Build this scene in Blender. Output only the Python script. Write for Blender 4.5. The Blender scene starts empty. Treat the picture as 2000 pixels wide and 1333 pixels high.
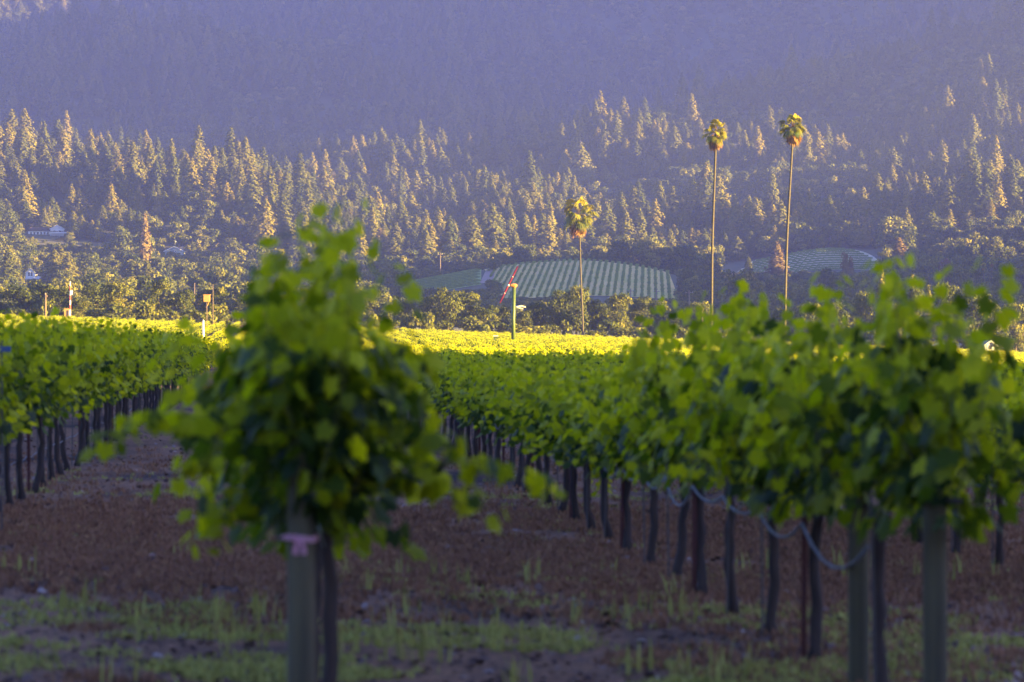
import bpy, math, random
import numpy as np

# ------------------------------------------------------------------ camera, sky, sun, exposure
scene = bpy.context.scene
COL = scene.collection
F = 6000.0            # focal length in pixels of the 2000 px wide photograph
CAMZ = 1.65
HY = 680.0            # horizon row
SUN_EL = 7.2
SUN_AZ = 75.0         # degrees from the direction towards the viewer, round to the right
EXPOSURE = 3.38

cd = bpy.data.cameras.new('camera')
cam = bpy.data.objects.new('camera', cd)
COL.objects.link(cam)
cam.location = (0, 0, CAMZ)
cam.rotation_euler = (math.radians(90), 0, 0)
cd.sensor_width = 36.0
cd.lens = F * 36.0 / 2000.0
cd.shift_y = (HY - 666.5) / 2000.0
cd.clip_start = 0.5
cd.clip_end = 9000
cd.dof.use_dof = True
cd.dof.focus_distance = 260.0
cd.dof.aperture_fstop = (cd.lens / 1000.0) / 0.031
scene.camera = cam

sx, sy_ = math.sin(math.radians(SUN_AZ)), -math.cos(math.radians(SUN_AZ))
ce, se = math.cos(math.radians(SUN_EL)), math.sin(math.radians(SUN_EL))
from mathutils import Vector, Matrix
to_sun = Vector((sx * ce, sy_ * ce, se))
ld = bpy.data.lights.new('sun', 'SUN')
ld.energy = 5.0
ld.angle = math.radians(0.5)
ld.color = (1.0, 0.68, 0.16)
sun = bpy.data.objects.new('sun', ld)
COL.objects.link(sun)
sun.location = (50, -40, 80)
sun.rotation_euler = to_sun.to_track_quat('Z', 'Y').to_euler()

world = bpy.data.worlds.new('World')
scene.world = world
world.use_nodes = True
wn = world.node_tree
bg = wn.nodes['Background']
sky = wn.nodes.new('ShaderNodeTexSky')
sky.sky_type = 'NISHITA'
sky.sun_disc = False
sky.sun_elevation = math.radians(SUN_EL)
sky.sun_rotation = math.atan2(to_sun.x, to_sun.y)
sky.air_density = 1.0
sky.dust_density = 0.3
sky.ozone_density = 3.0
tintn = wn.nodes.new('ShaderNodeMix'); tintn.data_type = 'RGBA'; tintn.blend_type = 'MULTIPLY'; tintn.inputs[0].default_value = 1.0
tintn.inputs[7].default_value = (0.72, 0.73, 1.16, 1)
wn.links.new(sky.outputs[0], tintn.inputs[6]); wn.links.new(tintn.outputs[2], bg.inputs[0])
bg.inputs[1].default_value = 0.060

scene.view_settings.view_transform = 'Standard'
scene.view_settings.look = 'None'
scene.view_settings.exposure = EXPOSURE
scene.view_settings.gamma = 1.0
scene.view_settings.use_curve_mapping = False
scene.cycles.use_denoising = True
scene.cycles.max_bounces = 6
scene.cycles.diffuse_bounces = 3
scene.cycles.glossy_bounces = 2
scene.cycles.transmission_bounces = 3
scene.cycles.volume_bounces = 1
scene.cycles.sample_clamp_indirect = 4.0
scene.cycles.caustics_reflective = False
scene.cycles.caustics_refractive = False

rng = np.random.default_rng(11)
random.seed(5)

# ------------------------------------------------------------------ helpers
def smooth(a, b, x):
    t = np.clip((np.asarray(x, float) - a) / (b - a), 0, 1)
    return t * t * (3 - 2 * t)

def tag(o, label=None, cat=None, group=None, kind=None):
    if label: o['label'] = label
    if cat: o['category'] = cat
    if group: o['group'] = group
    if kind: o['kind'] = kind
    return o

def link(o, parent=None):
    COL.objects.link(o)
    if parent is not None: o.parent = parent
    return o

def empty(name, loc, label, cat, group=None, rz=0.0, s=(1, 1, 1)):
    o = bpy.data.objects.new(name, None)
    o.empty_display_size = 0.3
    o.location = loc
    o.rotation_euler = (0, 0, rz)
    o.scale = s
    link(o)
    return tag(o, label, cat, group)

def make_mesh(name, V, Fc, mat=None, tint=None, smooth_sh=False, loops=None):
    """V (n,3); Fc: (m,3|4) array, or list of lists; makes a mesh fast."""
    me = bpy.data.meshes.new(name)
    V = np.asarray(V, np.float32)
    if isinstance(Fc, np.ndarray):
        k = Fc.shape[1]; m = Fc.shape[0]
        me.vertices.add(len(V)); me.vertices.foreach_set('co', V.ravel())
        me.loops.add(m * k); me.loops.foreach_set('vertex_index', Fc.astype(np.int32).ravel())
        me.polygons.add(m)
        me.polygons.foreach_set('loop_start', np.arange(0, m * k, k, dtype=np.int32))
        me.polygons.foreach_set('loop_total', np.full(m, k, dtype=np.int32))
        me.update(calc_edges=True)
    else:
        me.from_pydata([tuple(map(float, v)) for v in V], [], [list(map(int, f)) for f in Fc])
        me.update()
    if tint is not None:
        a = me.attributes.new('tint', 'FLOAT', 'POINT')
        a.data.foreach_set('value', np.asarray(tint, np.float32))
    if mat is not None: me.materials.append(mat)
    if smooth_sh:
        me.polygons.foreach_set('use_smooth', np.ones(len(me.polygons), dtype=bool))
    return me

class MB:
    """collects shapes for one mesh"""
    def __init__(s): s.v = []; s.f = []
    def add(s, vs, fs):
        n = len(s.v); s.v += [tuple(v) for v in vs]; s.f += [[i + n for i in f] for f in fs]
    def box(s, x0, x1, y0, y1, z0, z1):
        s.add([(x0,y0,z0),(x1,y0,z0),(x1,y1,z0),(x0,y1,z0),(x0,y0,z1),(x1,y0,z1),(x1,y1,z1),(x0,y1,z1)],
              [(0,3,2,1),(4,5,6,7),(0,1,5,4),(1,2,6,5),(2,3,7,6),(3,0,4,7)])
    def tube(s, pts, rad, n=8, cap=True, wob=0.0):
        pts = [Vector(p) for p in pts]
        if not hasattr(rad, '__len__'): rad = [rad] * len(pts)
        b = len(s.v)
        up = Vector((0.13, 0.99, 0.05))
        for i, p in enumerate(pts):
            d = (pts[min(i + 1, len(pts) - 1)] - pts[max(i - 1, 0)]).normalized()
            a = d.cross(up)
            if a.length < 0.05: a = d.cross(Vector((1, 0, 0)))
            a.normalize(); c = d.cross(a).normalized()
            for k in range(n):
                t = 2 * math.pi * k / n
                r = rad[i] * (1 + wob * random.uniform(-1, 1))
                s.v.append(tuple(p + a * (math.cos(t) * r) + c * (math.sin(t) * r)))
        for i in range(len(pts) - 1):
            for k in range(n):
                k2 = (k + 1) % n
                s.f.append([b + i*n + k, b + i*n + k2, b + (i+1)*n + k2, b + (i+1)*n + k])
        if cap:
            s.f.append([b + k for k in range(n)][::-1])
            s.f.append([b + (len(pts)-1)*n + k for k in range(n)])
    def prism(s, poly, y0, y1):
        """poly in (x,z), extruded along y"""
        n = len(poly)
        s.add([(x, y0, z) for x, z in poly] + [(x, y1, z) for x, z in poly],
              [list(range(n)), list(range(n, 2*n))[::-1]] + [[i, i+n, (i+1) % n + n, (i+1) % n] for i in range(n)])
    def obj(s, name, mat, parent=None, smooth_sh=False, loc=None):
        me = make_mesh(name, s.v, s.f, mat, smooth_sh=smooth_sh)
        o = bpy.data.objects.new(name, me); link(o, parent)
        if loc is not None: o.location = loc
        return o

def mesh_obj(name, me, parent=None, loc=None):
    o = bpy.data.objects.new(name, me); link(o, parent)
    if loc is not None: o.location = loc
    return o

# ------------------------------------------------------------------ materials
def new_mat(name):
    m = bpy.data.materials.new(name); m.use_nodes = True
    nt = m.node_tree; b = nt.nodes['Principled BSDF']
    return m, nt, b

def ramp(nt, fac, stops):
    r = nt.nodes.new('ShaderNodeValToRGB')
    while len(r.color_ramp.elements) < len(stops): r.color_ramp.elements.new(0.5)
    for e, (p, c) in zip(r.color_ramp.elements, stops):
        e.position = p; e.color = (*c, 1)
    nt.links.new(fac, r.inputs[0]); return r.outputs[0]

def noise(nt, scale, detail=4, vec=None, rough=0.6):
    n = nt.nodes.new('ShaderNodeTexNoise'); n.inputs['Scale'].default_value = scale
    n.inputs['Detail'].default_value = detail; n.inputs['Roughness'].default_value = rough
    if vec is not None: nt.links.new(vec, n.inputs['Vector'])
    return n.outputs[0]

def simple(name, c1, c2=None, scale=4.0, rough=0.8, bump=0.0, metallic=0.0, stretch=None):
    m, nt, b = new_mat(name)
    tc = nt.nodes.new('ShaderNodeTexCoord')
    vec = tc.outputs['Object']
    if stretch:
        mp = nt.nodes.new('ShaderNodeMapping'); mp.inputs['Scale'].default_value = stretch
        nt.links.new(vec, mp.inputs[0]); vec = mp.outputs[0]
    n = noise(nt, scale, 5, vec)
    c2 = c2 or tuple(x * 0.7 for x in c1)
    nt.links.new(ramp(nt, n, [(0.3, c1), (0.7, c2)]), b.inputs['Base Color'])
    b.inputs['Roughness'].default_value = rough
    b.inputs['Metallic'].default_value = metallic
    if bump:
        bp = nt.nodes.new('ShaderNodeBump'); bp.inputs['Strength'].default_value = bump
        bp.inputs['Distance'].default_value = 0.02
        nt.links.new(n, bp.inputs['Height']); nt.links.new(bp.outputs[0], b.inputs['Normal'])
    return m

def leaf_mat(name, stops, tstops, trans=0.45, rough=0.45, spec=0.5, use_attr=True, inst=0.25):
    """leaf: principled front mixed with translucency; colour from the per-leaf tint plus per-plant variation"""
    m, nt, b = new_mat(name)
    oi = nt.nodes.new('ShaderNodeObjectInfo')
    if use_attr:
        at = nt.nodes.new('ShaderNodeAttribute'); at.attribute_name = 'tint'
        ma = nt.nodes.new('ShaderNodeMath'); ma.operation = 'MULTIPLY_ADD'
        ma.inputs[1].default_value = inst; ma.inputs[2].default_value = -inst / 2
        nt.links.new(oi.outputs['Random'], ma.inputs[0])
        ad = nt.nodes.new('ShaderNodeMath'); ad.operation = 'ADD'; ad.use_clamp = True
        nt.links.new(at.outputs['Fac'], ad.inputs[0]); nt.links.new(ma.outputs[0], ad.inputs[1])
        fac = ad.outputs[0]
    else:
        fac = oi.outputs['Random']
    nt.links.new(ramp(nt, fac, stops), b.inputs['Base Color'])
    b.inputs['Roughness'].default_value = rough
    b.inputs['Specular IOR Level'].default_value = spec
    tr = nt.nodes.new('ShaderNodeBsdfTranslucent')
    nt.links.new(ramp(nt, fac, tstops), tr.inputs[0])
    mx = nt.nodes.new('ShaderNodeMixShader'); mx.inputs[0].default_value = trans
    out = nt.nodes['Material Output']
    nt.links.new(b.outputs[0], mx.inputs[1]); nt.links.new(tr.outputs[0], mx.inputs[2])
    nt.links.new(mx.outputs[0], out.inputs['Surface'])
    return m

M = {}
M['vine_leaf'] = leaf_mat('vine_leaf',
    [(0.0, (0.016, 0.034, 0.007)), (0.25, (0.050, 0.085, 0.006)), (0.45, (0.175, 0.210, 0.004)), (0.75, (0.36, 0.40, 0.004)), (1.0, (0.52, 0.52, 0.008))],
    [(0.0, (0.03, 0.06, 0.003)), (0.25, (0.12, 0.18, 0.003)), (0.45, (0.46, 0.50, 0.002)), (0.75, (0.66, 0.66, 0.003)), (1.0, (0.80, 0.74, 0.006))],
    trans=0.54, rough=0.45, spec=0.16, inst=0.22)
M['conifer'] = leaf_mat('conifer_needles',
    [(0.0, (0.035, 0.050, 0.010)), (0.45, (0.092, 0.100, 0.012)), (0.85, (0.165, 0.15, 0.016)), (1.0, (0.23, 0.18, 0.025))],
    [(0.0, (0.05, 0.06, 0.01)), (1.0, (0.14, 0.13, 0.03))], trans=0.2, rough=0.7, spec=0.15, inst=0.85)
M['conifer_rust'] = leaf_mat('rusty_needles',
    [(0.0, (0.13, 0.09, 0.03)), (1.0, (0.30, 0.22, 0.08))], [(0.0, (0.12, 0.07, 0.02)), (1.0, (0.2, 0.12, 0.05))], trans=0.2, rough=0.8, spec=0.1)
M['oak'] = leaf_mat('oak_leaf',
    [(0.0, (0.035, 0.050, 0.010)), (0.5, (0.094, 0.104, 0.012)), (0.9, (0.17, 0.16, 0.018)), (1.0, (0.25, 0.22, 0.03))],
    [(0.0, (0.05, 0.07, 0.01)), (1.0, (0.2, 0.2, 0.03))], trans=0.25, rough=0.6, spec=0.2, inst=0.8)
M['edge_oak'] = leaf_mat('valley_oak_leaf',
    [(0.0, (0.035, 0.050, 0.010)), (0.5, (0.09, 0.105, 0.012)), (1.0, (0.22, 0.20, 0.02))],
    [(0.0, (0.06, 0.08, 0.01)), (1.0, (0.25, 0.25, 0.03))], trans=0.3, rough=0.6, spec=0.2, inst=0.3)
M['red_leaf'] = leaf_mat('red_leaf', [(0.0, (0.06, 0.02, 0.03)), (1.0, (0.16, 0.05, 0.06))],
    [(0.0, (0.1, 0.03, 0.03)), (1.0, (0.2, 0.06, 0.05))], trans=0.25)
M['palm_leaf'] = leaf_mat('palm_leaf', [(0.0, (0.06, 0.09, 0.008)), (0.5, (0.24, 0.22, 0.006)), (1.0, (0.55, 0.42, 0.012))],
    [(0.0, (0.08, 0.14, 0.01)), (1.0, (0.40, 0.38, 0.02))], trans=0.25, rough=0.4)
M['palm_dead'] = leaf_mat('dead_frond', [(0.0, (0.10, 0.05, 0.02)), (1.0, (0.34, 0.18, 0.05))],
    [(0.0, (0.2, 0.1, 0.03)), (1.0, (0.4, 0.22, 0.06))], trans=0.2, rough=0.8)
M['grass'] = leaf_mat('green_weeds', [(0.0, (0.28, 0.24, 0.06)), (1.0, (0.58, 0.54, 0.15))],
    [(0.0, (0.14, 0.14, 0.02)), (1.0, (0.34, 0.33, 0.07))], trans=0.35, rough=0.7, spec=0.2)
M['dry'] = leaf_mat('dry_weeds', [(0.0, (0.19, 0.092, 0.052)), (0.6, (0.32, 0.155, 0.085)), (1.0, (0.48, 0.30, 0.13))],
    [(0.0, (0.14, 0.06, 0.04)), (1.0, (0.3, 0.17, 0.1))], trans=0.25, rough=0.9, spec=0.1)
M['litter'] = leaf_mat('leaf_litter', [(0.0, (0.07, 0.04, 0.035)), (0.7, (0.20, 0.13, 0.11)), (1.0, (0.42, 0.34, 0.32))],
    [(0.0, (0.06, 0.03, 0.02)), (1.0, (0.2, 0.12, 0.08))], trans=0.1, rough=0.9, spec=0.1)
M['hill_vine'] = leaf_mat('hill_vine_leaf', [(0.0, (0.13, 0.20, 0.03)), (1.0, (0.28, 0.36, 0.05))],
    [(0.0, (0.14, 0.22, 0.02)), (1.0, (0.3, 0.4, 0.05))], trans=0.3, rough=0.6)
M['bark'] = simple('vine_bark', (0.06, 0.037, 0.028), (0.02, 0.012, 0.010), 18, 0.95, 0.8, stretch=(1, 1, 0.15))
M['tree_bark'] = simple('tree_bark', (0.16, 0.12, 0.10), (0.07, 0.05, 0.045), 3, 0.95, 0.3)
M['palm_bark'] = simple('palm_bark', (0.10, 0.085, 0.06), (0.055, 0.045, 0.03), 2.5, 0.9, 0.4, stretch=(0.5, 0.5, 3))
M['cane'] = simple('green_cane', (0.10, 0.12, 0.015), (0.09, 0.06, 0.02), 9, 0.8)
M['post'] = simple('weathered_post', (0.125, 0.098, 0.045), (0.032, 0.028, 0.016), 11, 0.9, 0.6, stretch=(1, 1, 0.08))
M['stake_red'] = simple('rusty_red_steel', (0.13, 0.028, 0.022), (0.07, 0.018, 0.016), 12, 0.6, metallic=0.2)
M['stake_grey'] = simple('grey_stake', (0.10, 0.08, 0.07), (0.06, 0.05, 0.045), 12, 0.8)
M['hose'] = simple('pale_hose', (0.17, 0.17, 0.18), (0.09, 0.085, 0.085), 10, 0.5)
M['wire'] = simple('steel_wire', (0.3, 0.3, 0.3), (0.2, 0.2, 0.2), 10, 0.5, metallic=0.5)
M['ribbon'] = simple('pink_ribbon', (0.62, 0.22, 0.28), (0.52, 0.30, 0.36), 14, 0.6)
M['white'] = simple('white_paint', (0.78, 0.78, 0.76), (0.66, 0.66, 0.66), 1.2, 0.6)
M['trim'] = simple('pale_siding', (0.42, 0.45, 0.40), (0.34, 0.37, 0.33), 1.5, 0.7)
M['roof_brown'] = simple('brown_shingles', (0.10, 0.07, 0.07), (0.06, 0.045, 0.045), 2, 0.9)
M['roof_grey'] = simple('grey_metal_roof', (0.24, 0.24, 0.27), (0.18, 0.18, 0.2), 1, 0.5)
M['glass'] = simple('dark_glass', (0.03, 0.035, 0.04), (0.05, 0.05, 0.055), 2, 0.15)
M['brick'] = simple('chimney_brick', (0.5, 0.38, 0.30), (0.4, 0.3, 0.25), 3, 0.9)
M['orange_wood'] = simple('orange_boards', (0.38, 0.17, 0.05), (0.28, 0.12, 0.04), 3, 0.8)
M['green_paint'] = simple('green_paint', (0.085, 0.12, 0.015), (0.065, 0.10, 0.012), 1.5, 0.45)
M['prop_red'] = simple('red_paint', (0.30, 0.022, 0.02), (0.24, 0.02, 0.02), 2, 0.4)
M['engine'] = simple('yellow_engine_housing', (0.45, 0.20, 0.04), (0.30, 0.12, 0.03), 4, 0.5)
M['mast_red'] = simple('mast_red', (0.55, 0.09, 0.05), (0.45, 0.07, 0.04), 2, 0.5)
M['pole_wood'] = simple('utility_pole_wood', (0.22, 0.16, 0.12), (0.15, 0.11, 0.08), 2, 0.85)
M['blue_sign'] = simple('blue_grey_plate', (0.05, 0.08, 0.20), (0.06, 0.09, 0.18), 4, 0.5)
M['boxgold'] = simple('ochre_box', (0.55, 0.32, 0.08), (0.45, 0.25, 0.06), 4, 0.6)
M['path'] = simple('bare_track', (0.30, 0.22, 0.18), (0.22, 0.16, 0.13), 0.15, 0.95)
M['meadow'] = simple('meadow_grass', (0.30, 0.38, 0.08), (0.20, 0.28, 0.05), 0.2, 0.9)
M['terrace_soil'] = simple('terrace_soil', (0.58, 0.52, 0.36), (0.45, 0.42, 0.26), 0.1, 0.95)
M['hill_soil'] = simple('hill_vineyard_soil', (0.70, 0.50, 0.16), (0.50, 0.44, 0.10), 0.06, 0.95)

# ground material (object space == world space)
gm, nt, b = new_mat('valley_ground')
tc = nt.nodes.new('ShaderNodeTexCoord'); P = tc.outputs['Object']
mp = nt.nodes.new('ShaderNodeMapping'); mp.inputs['Scale'].default_value = (0.55, 0.22, 1); nt.links.new(P, mp.inputs[0])
n1 = noise(nt, 1.0, 6, mp.outputs[0], 0.65)
n2 = noise(nt, 14.0, 5, P, 0.7)
c1 = ramp(nt, n1, [(0.34, (0.045, 0.032, 0.030)), (0.40, (0.12, 0.070, 0.048)), (0.49, (0.23, 0.122, 0.072)), (0.60, (0.30, 0.16, 0.088)), (0.75, (0.36, 0.23, 0.10))])
c2 = ramp(nt, n2, [(0.35, (0.35, 0.35, 0.38)), (0.55, (1.0, 1.0, 1.0)), (0.72, (1.7, 1.6, 1.6))])
mx = nt.nodes.new('ShaderNodeMix'); mx.data_type = 'RGBA'; mx.blend_type = 'MULTIPLY'; mx.inputs[0].default_value = 0.8
nt.links.new(c1, mx.inputs[6]); nt.links.new(c2, mx.inputs[7])
nt.links.new(mx.outputs[2], b.inputs['Base Color'])
b.inputs['Roughness'].default_value = 0.97; b.inputs['Specular IOR Level'].default_value = 0.15
bp = nt.nodes.new('ShaderNodeBump'); bp.inputs['Strength'].default_value = 0.6; bp.inputs['Distance'].default_value = 0.05
nt.links.new(n2, bp.inputs['Height']); nt.links.new(bp.outputs[0], b.inputs['Normal'])
M['ground'] = gm
M['hill'] = simple('hill_understory', (0.045, 0.055, 0.024), (0.09, 0.085, 0.04), 0.03, 0.97)

# ------------------------------------------------------------------ terrain
BY = [(-500, 0.0), (0, 0.0), (60, 0.0), (110, -0.12), (200, -0.35), (300, 0.0), (420, 1.3), (560, 2.9), (700, 4.2), (5000, 4.2)]
def base_z(y): return np.interp(y, [p[0] for p in BY], [p[1] for p in BY])
TPX = [-3000, -800, -200, 0, 200, 400, 600, 700, 800, 900, 1000, 1150, 1300, 1400, 1500, 1600, 1700, 1800, 2000, 2400, 3200, 6000]  # last columns lie out of view, raised to shade the knoll and far slopes
TD = [850, 1050, 1170, 1270, 1360, 1450, 1540, 1650, 1760, 1880, 2050, 2280, 2500, 2750, 3050, 3200, 3500, 4300]
TY = [
 [628, 628, 628, 628, 628, 630, 635, 637, 640, 642, 645, 648, 650, 652, 655, 658, 662, 670, 676, 680, 300, 100],   # 850
 [590, 598, 600, 600, 602, 605, 612, 614, 614, 612, 608, 602, 606, 614, 616, 612, 612, 612, 608, 600, 130, 0],   # 1050
 [560, 576, 582, 584, 586, 590, 594, 594, 584, 566, 552, 544, 552, 588, 594, 586, 586, 586, 578, 570, 130, 60],   # 1170
 [530, 552, 562, 566, 570, 574, 576, 570, 552, 532, 513, 503, 526, 566, 574, 566, 566, 560, 548, 540, 380, 150],   # 1270
 [505, 528, 542, 548, 552, 556, 560, 566, 562, 552, 540, 530, 546, 556, 560, 552, 548, 536, 522, 510, 440, 230],   # 1360
 [480, 500, 520, 526, 532, 538, 545, 552, 552, 548, 540, 534, 540, 546, 536, 520, 526, 510, 492, 475, 430, 260],   # 1450
 [450, 470, 490, 500, 508, 514, 522, 530, 534, 534, 528, 522, 522, 520, 502, 476, 486, 480, 460, 440, 390, 260],   # 1540
 [395, 410, 430, 446, 458, 464, 480, 492, 504, 508, 502, 494, 488, 480, 474, 458, 450, 440, 420, 395, 340, 240],   # 1650
 [335, 350, 362, 372, 380, 390, 420, 452, 476, 482, 474, 460, 448, 440, 434, 425, 418, 410, 385, 350, 285, 220],   # 1760
 [310, 312, 314, 316, 310, 326, 366, 412, 448, 456, 446, 430, 415, 404, 402, 398, 396, 380, 345, 300, 220, 220],   # 1880
 [320, 325, 328, 330, 335, 350, 372, 388, 404, 410, 400, 380, 362, 356, 362, 364, 350, 330, 290, 230, 60, 60],     # 2050
 [330, 330, 330, 330, 336, 350, 356, 354, 350, 346, 334, 285, 262, 250, 262, 262, 240, 210, 170, 60, -440, -440],  # 2280
 [340, 340, 340, 340, 340, 350, 350, 348, 344, 334, 312, 255, 200, 160, 140, 115, 92, 70, 10, -200, -600, -600],   # 2500
 [330, 330, 330, 330, 326, 326, 320, 316, 312, 306, 300, 300, 296, 280, 260, 235, 200, 165, 100, -180, -620, -620],  # 2750
 [160, 150, 125, 95, 60, 95, 145, 170, 188, 205, 225, 235, 228, 212, 200, 180, 155, 120, 50, -200, -500, -500],    # 3050
 [200, 190, 170, 150, 130, 140, 165, 175, 180, 185, 190, 185, 180, 175, 165, 150, 120, 90, 20, -200, -500, -500],   # 3200
 [60, 60, 60, 60, 60, 60, 55, 50, 50, 55, 40, 20, 0, -10, -20, -30, -50, -70, -100, -220, -450, -450],        # 3500
 [-150, -150, -150, -150, -150, -150, -150, -150, -150, -150, -150, -150, -150, -160, -170, -170, -180, -190, -200, -250, -500, -500], # 4300
]
TY = np.array(TY, float)
# denser, smoothed table
_px = np.arange(-3000, 6001, 25.0); _dd = np.arange(850, 4301, 10.0)
_A = np.array([np.interp(_px, TPX, r) for r in TY])
_B = np.array([np.interp(_dd, TD, _A[:, j]) for j in range(len(_px))]).T
def _blur(A, k, ax):
    ker = np.hanning(k + 2)[1:-1]; ker /= ker.sum()
    pad = [(0, 0), (0, 0)]; pad[ax] = (k // 2, k // 2)
    P_ = np.pad(A, pad, mode='edge')
    return np.apply_along_axis(lambda r: np.convolve(r, ker, 'valid'), ax, P_)
_B = _blur(_blur(_B, 7, 1), 7, 0)
_Z = CAMZ + (HY - _B) / F * _dd[:, None]

def vnoise(x, y, s, seed=0):
    """cheap smooth value noise"""
    r = np.random.default_rng(seed + 77).random((64, 64))
    u = np.asarray(x) / s; v = np.asarray(y) / s
    i = np.floor(u).astype(int); j = np.floor(v).astype(int)
    fu = u - i; fv = v - j; fu = fu*fu*(3-2*fu); fv = fv*fv*(3-2*fv)
    g = lambda a, b_: r[a % 64, b_ % 64]
    return (g(i, j)*(1-fu)*(1-fv) + g(i+1, j)*fu*(1-fv) + g(i, j+1)*(1-fu)*fv + g(i+1, j+1)*fu*fv)

def H(x, y):
    x = np.asarray(x, float); y = np.asarray(y, float)
    xc = np.clip(x, -260, 260)
    tilt = np.interp(y, [0, 60, 250, 600], [-0.02, -0.02, -0.036, -0.037])
    near = base_z(y) + tilt * xc
    # unseen ridge added right of the view to shade the near block
    rx = np.exp(-((x - 330) / 85.0) ** 2)
    near = near + 92 * rx * (1 - smooth(-14, 40, y)) * smooth(-480, -330, y)
    ys = np.maximum(y, 300.0)
    px = np.clip(1000 + F * x / ys, -3000, 5999)
    dd = np.clip(y, 850, 4299)
    fi = (px + 3000) / 25.0; i = np.clip(np.floor(fi).astype(int), 0, len(_px) - 2); a = fi - i
    fj = (dd - 850) / 10.0; j = np.clip(np.floor(fj).astype(int), 0, len(_dd) - 2); c = fj - j
    far = (_Z[j, i]*(1-a)*(1-c) + _Z[j, i+1]*a*(1-c) + _Z[j+1, i]*(1-a)*c + _Z[j+1, i+1]*a*c)
    rough = (vnoise(x, y, 95, 1) - 0.5) * 9 * smooth(1350, 1800, y) + (vnoise(x, y, 260, 2) - 0.5) * 18 * smooth(1900, 2400, y) + (vnoise(x, y * 0.45, 85, 3) - 0.5) * 34 * smooth(1420, 1900, y) + (vnoise(x + .3*y, y*.35, 150, 4) - .5) * 60 * smooth(2350, 2900, y)
    w = smooth(640, 850, y)
    return near * (1 - w) + far * w + rough

def proj(x, y, z): return 1000 + F * x / y, HY - F * (z - CAMZ) / y
def at(px, D): 
    x = (px - 1000) / F * D
    return x, D, float(H(x, D))

def grid_mesh(name, xs, ys, mat, dz=0.0):
    X, Y = np.meshgrid(xs, ys)
    Z = H(X, Y) + dz
    V = np.stack([X, Y, Z], -1).reshape(-1, 3)
    nx = len(xs); ny = len(ys)
    i = np.arange(nx - 1)[None, :] + (np.arange(ny - 1) * nx)[:, None]
    Fq = np.stack([i, i + 1, i + 1 + nx, i + nx], -1).reshape(-1, 4)
    return make_mesh(name, V, Fq, mat, smooth_sh=True)

def axis(*segs):
    out = []
    for a, b_, s in segs: out += list(np.arange(a, b_, s))
    out.append(segs[-1][1]); return np.array(out, float)

gx = axis((-1500, -300, 40), (-300, -60, 12), (-60, 60, 2), (60, 600, 12), (600, 1500, 40))
gnd = mesh_obj('ground', grid_mesh('ground', gx, axis((-500, 0, 20), (0, 130, 2), (130, 700, 6)), M['ground']))
tag(gnd, kind='structure')
hills = mesh_obj('hills', grid_mesh('hills', axis((-1500, -700, 40), (-700, 900, 10), (900, 1500, 30)), axis((700, 4280, 10)), M['hill']))
tag(hills, kind='structure')

# ------------------------------------------------------------------ rows: u along the row, v across
RV = Vector((-468 / F, 1.0)).normalized()
def uv(u, v):
    x = RV.x * u + RV.y * v; y = RV.y * u - RV.x * v
    return x, y

# grape leaf template (tip towards +y, blade in xy)
_half = [(0.0, 0.10), (0.16, -0.12), (0.40, -0.10), (0.52, 0.14), (0.42, 0.30), (0.60, 0.46), (0.52, 0.66), (0.28, 0.66), (0.20, 0.86)]
_out = _half + [(0.0, 1.02)] + [(-x, y) for x, y in _half[:0:-1]]
def leaf_template():
    V = [(0, 0.42, 0.0)]; 
    for x, y in _out: V.append((x, y, -0.10 * abs(x) / 0.6 - 0.10 * max(0, y - 0.5)))
    n = len(_out)
    Fc = [(0, 1 + i, 1 + (i + 1) % n) for i in range(n)]
    return np.array(V, float), np.array(Fc, int)
LT_V, LT_F = leaf_template()
SL_V = np.array([(0, 0, 0), (0.55, 0.35, -0.08), (0.25, 0.95, -0.1), (-0.25, 0.95, -0.1), (-0.55, 0.35, -0.08)], float)
SL_F = np.array([(0, 1, 2), (0, 2, 3), (0, 3, 4)], int)

def scatter(TV, TF, pos, nrm, up, size, tint):
    """place the template at pos with normal nrm; template y axis follows 'up' projected on the blade"""
    n = len(pos)
    nrm = nrm / np.linalg.norm(nrm, axis=1, keepdims=True)
    ydir = up - nrm * np.sum(up * nrm, 1, keepdims=True)
    ydir /= np.linalg.norm(ydir, axis=1, keepdims=True) + 1e-9
    xdir = np.cross(ydir, nrm)
    V = (TV[None, :, 0:1] * xdir[:, None, :] + TV[None, :, 1:2] * ydir[:, None, :] + TV[None, :, 2:3] * nrm[:, None, :]) * size[:, None, None] + pos[:, None, :]
    k = len(TV)
    Fc = TF[None] + (np.arange(n) * k)[:, None, None]
    return V.reshape(-1, 3), Fc.reshape(-1, TF.shape[1]), np.repeat(tint, k)

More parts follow.
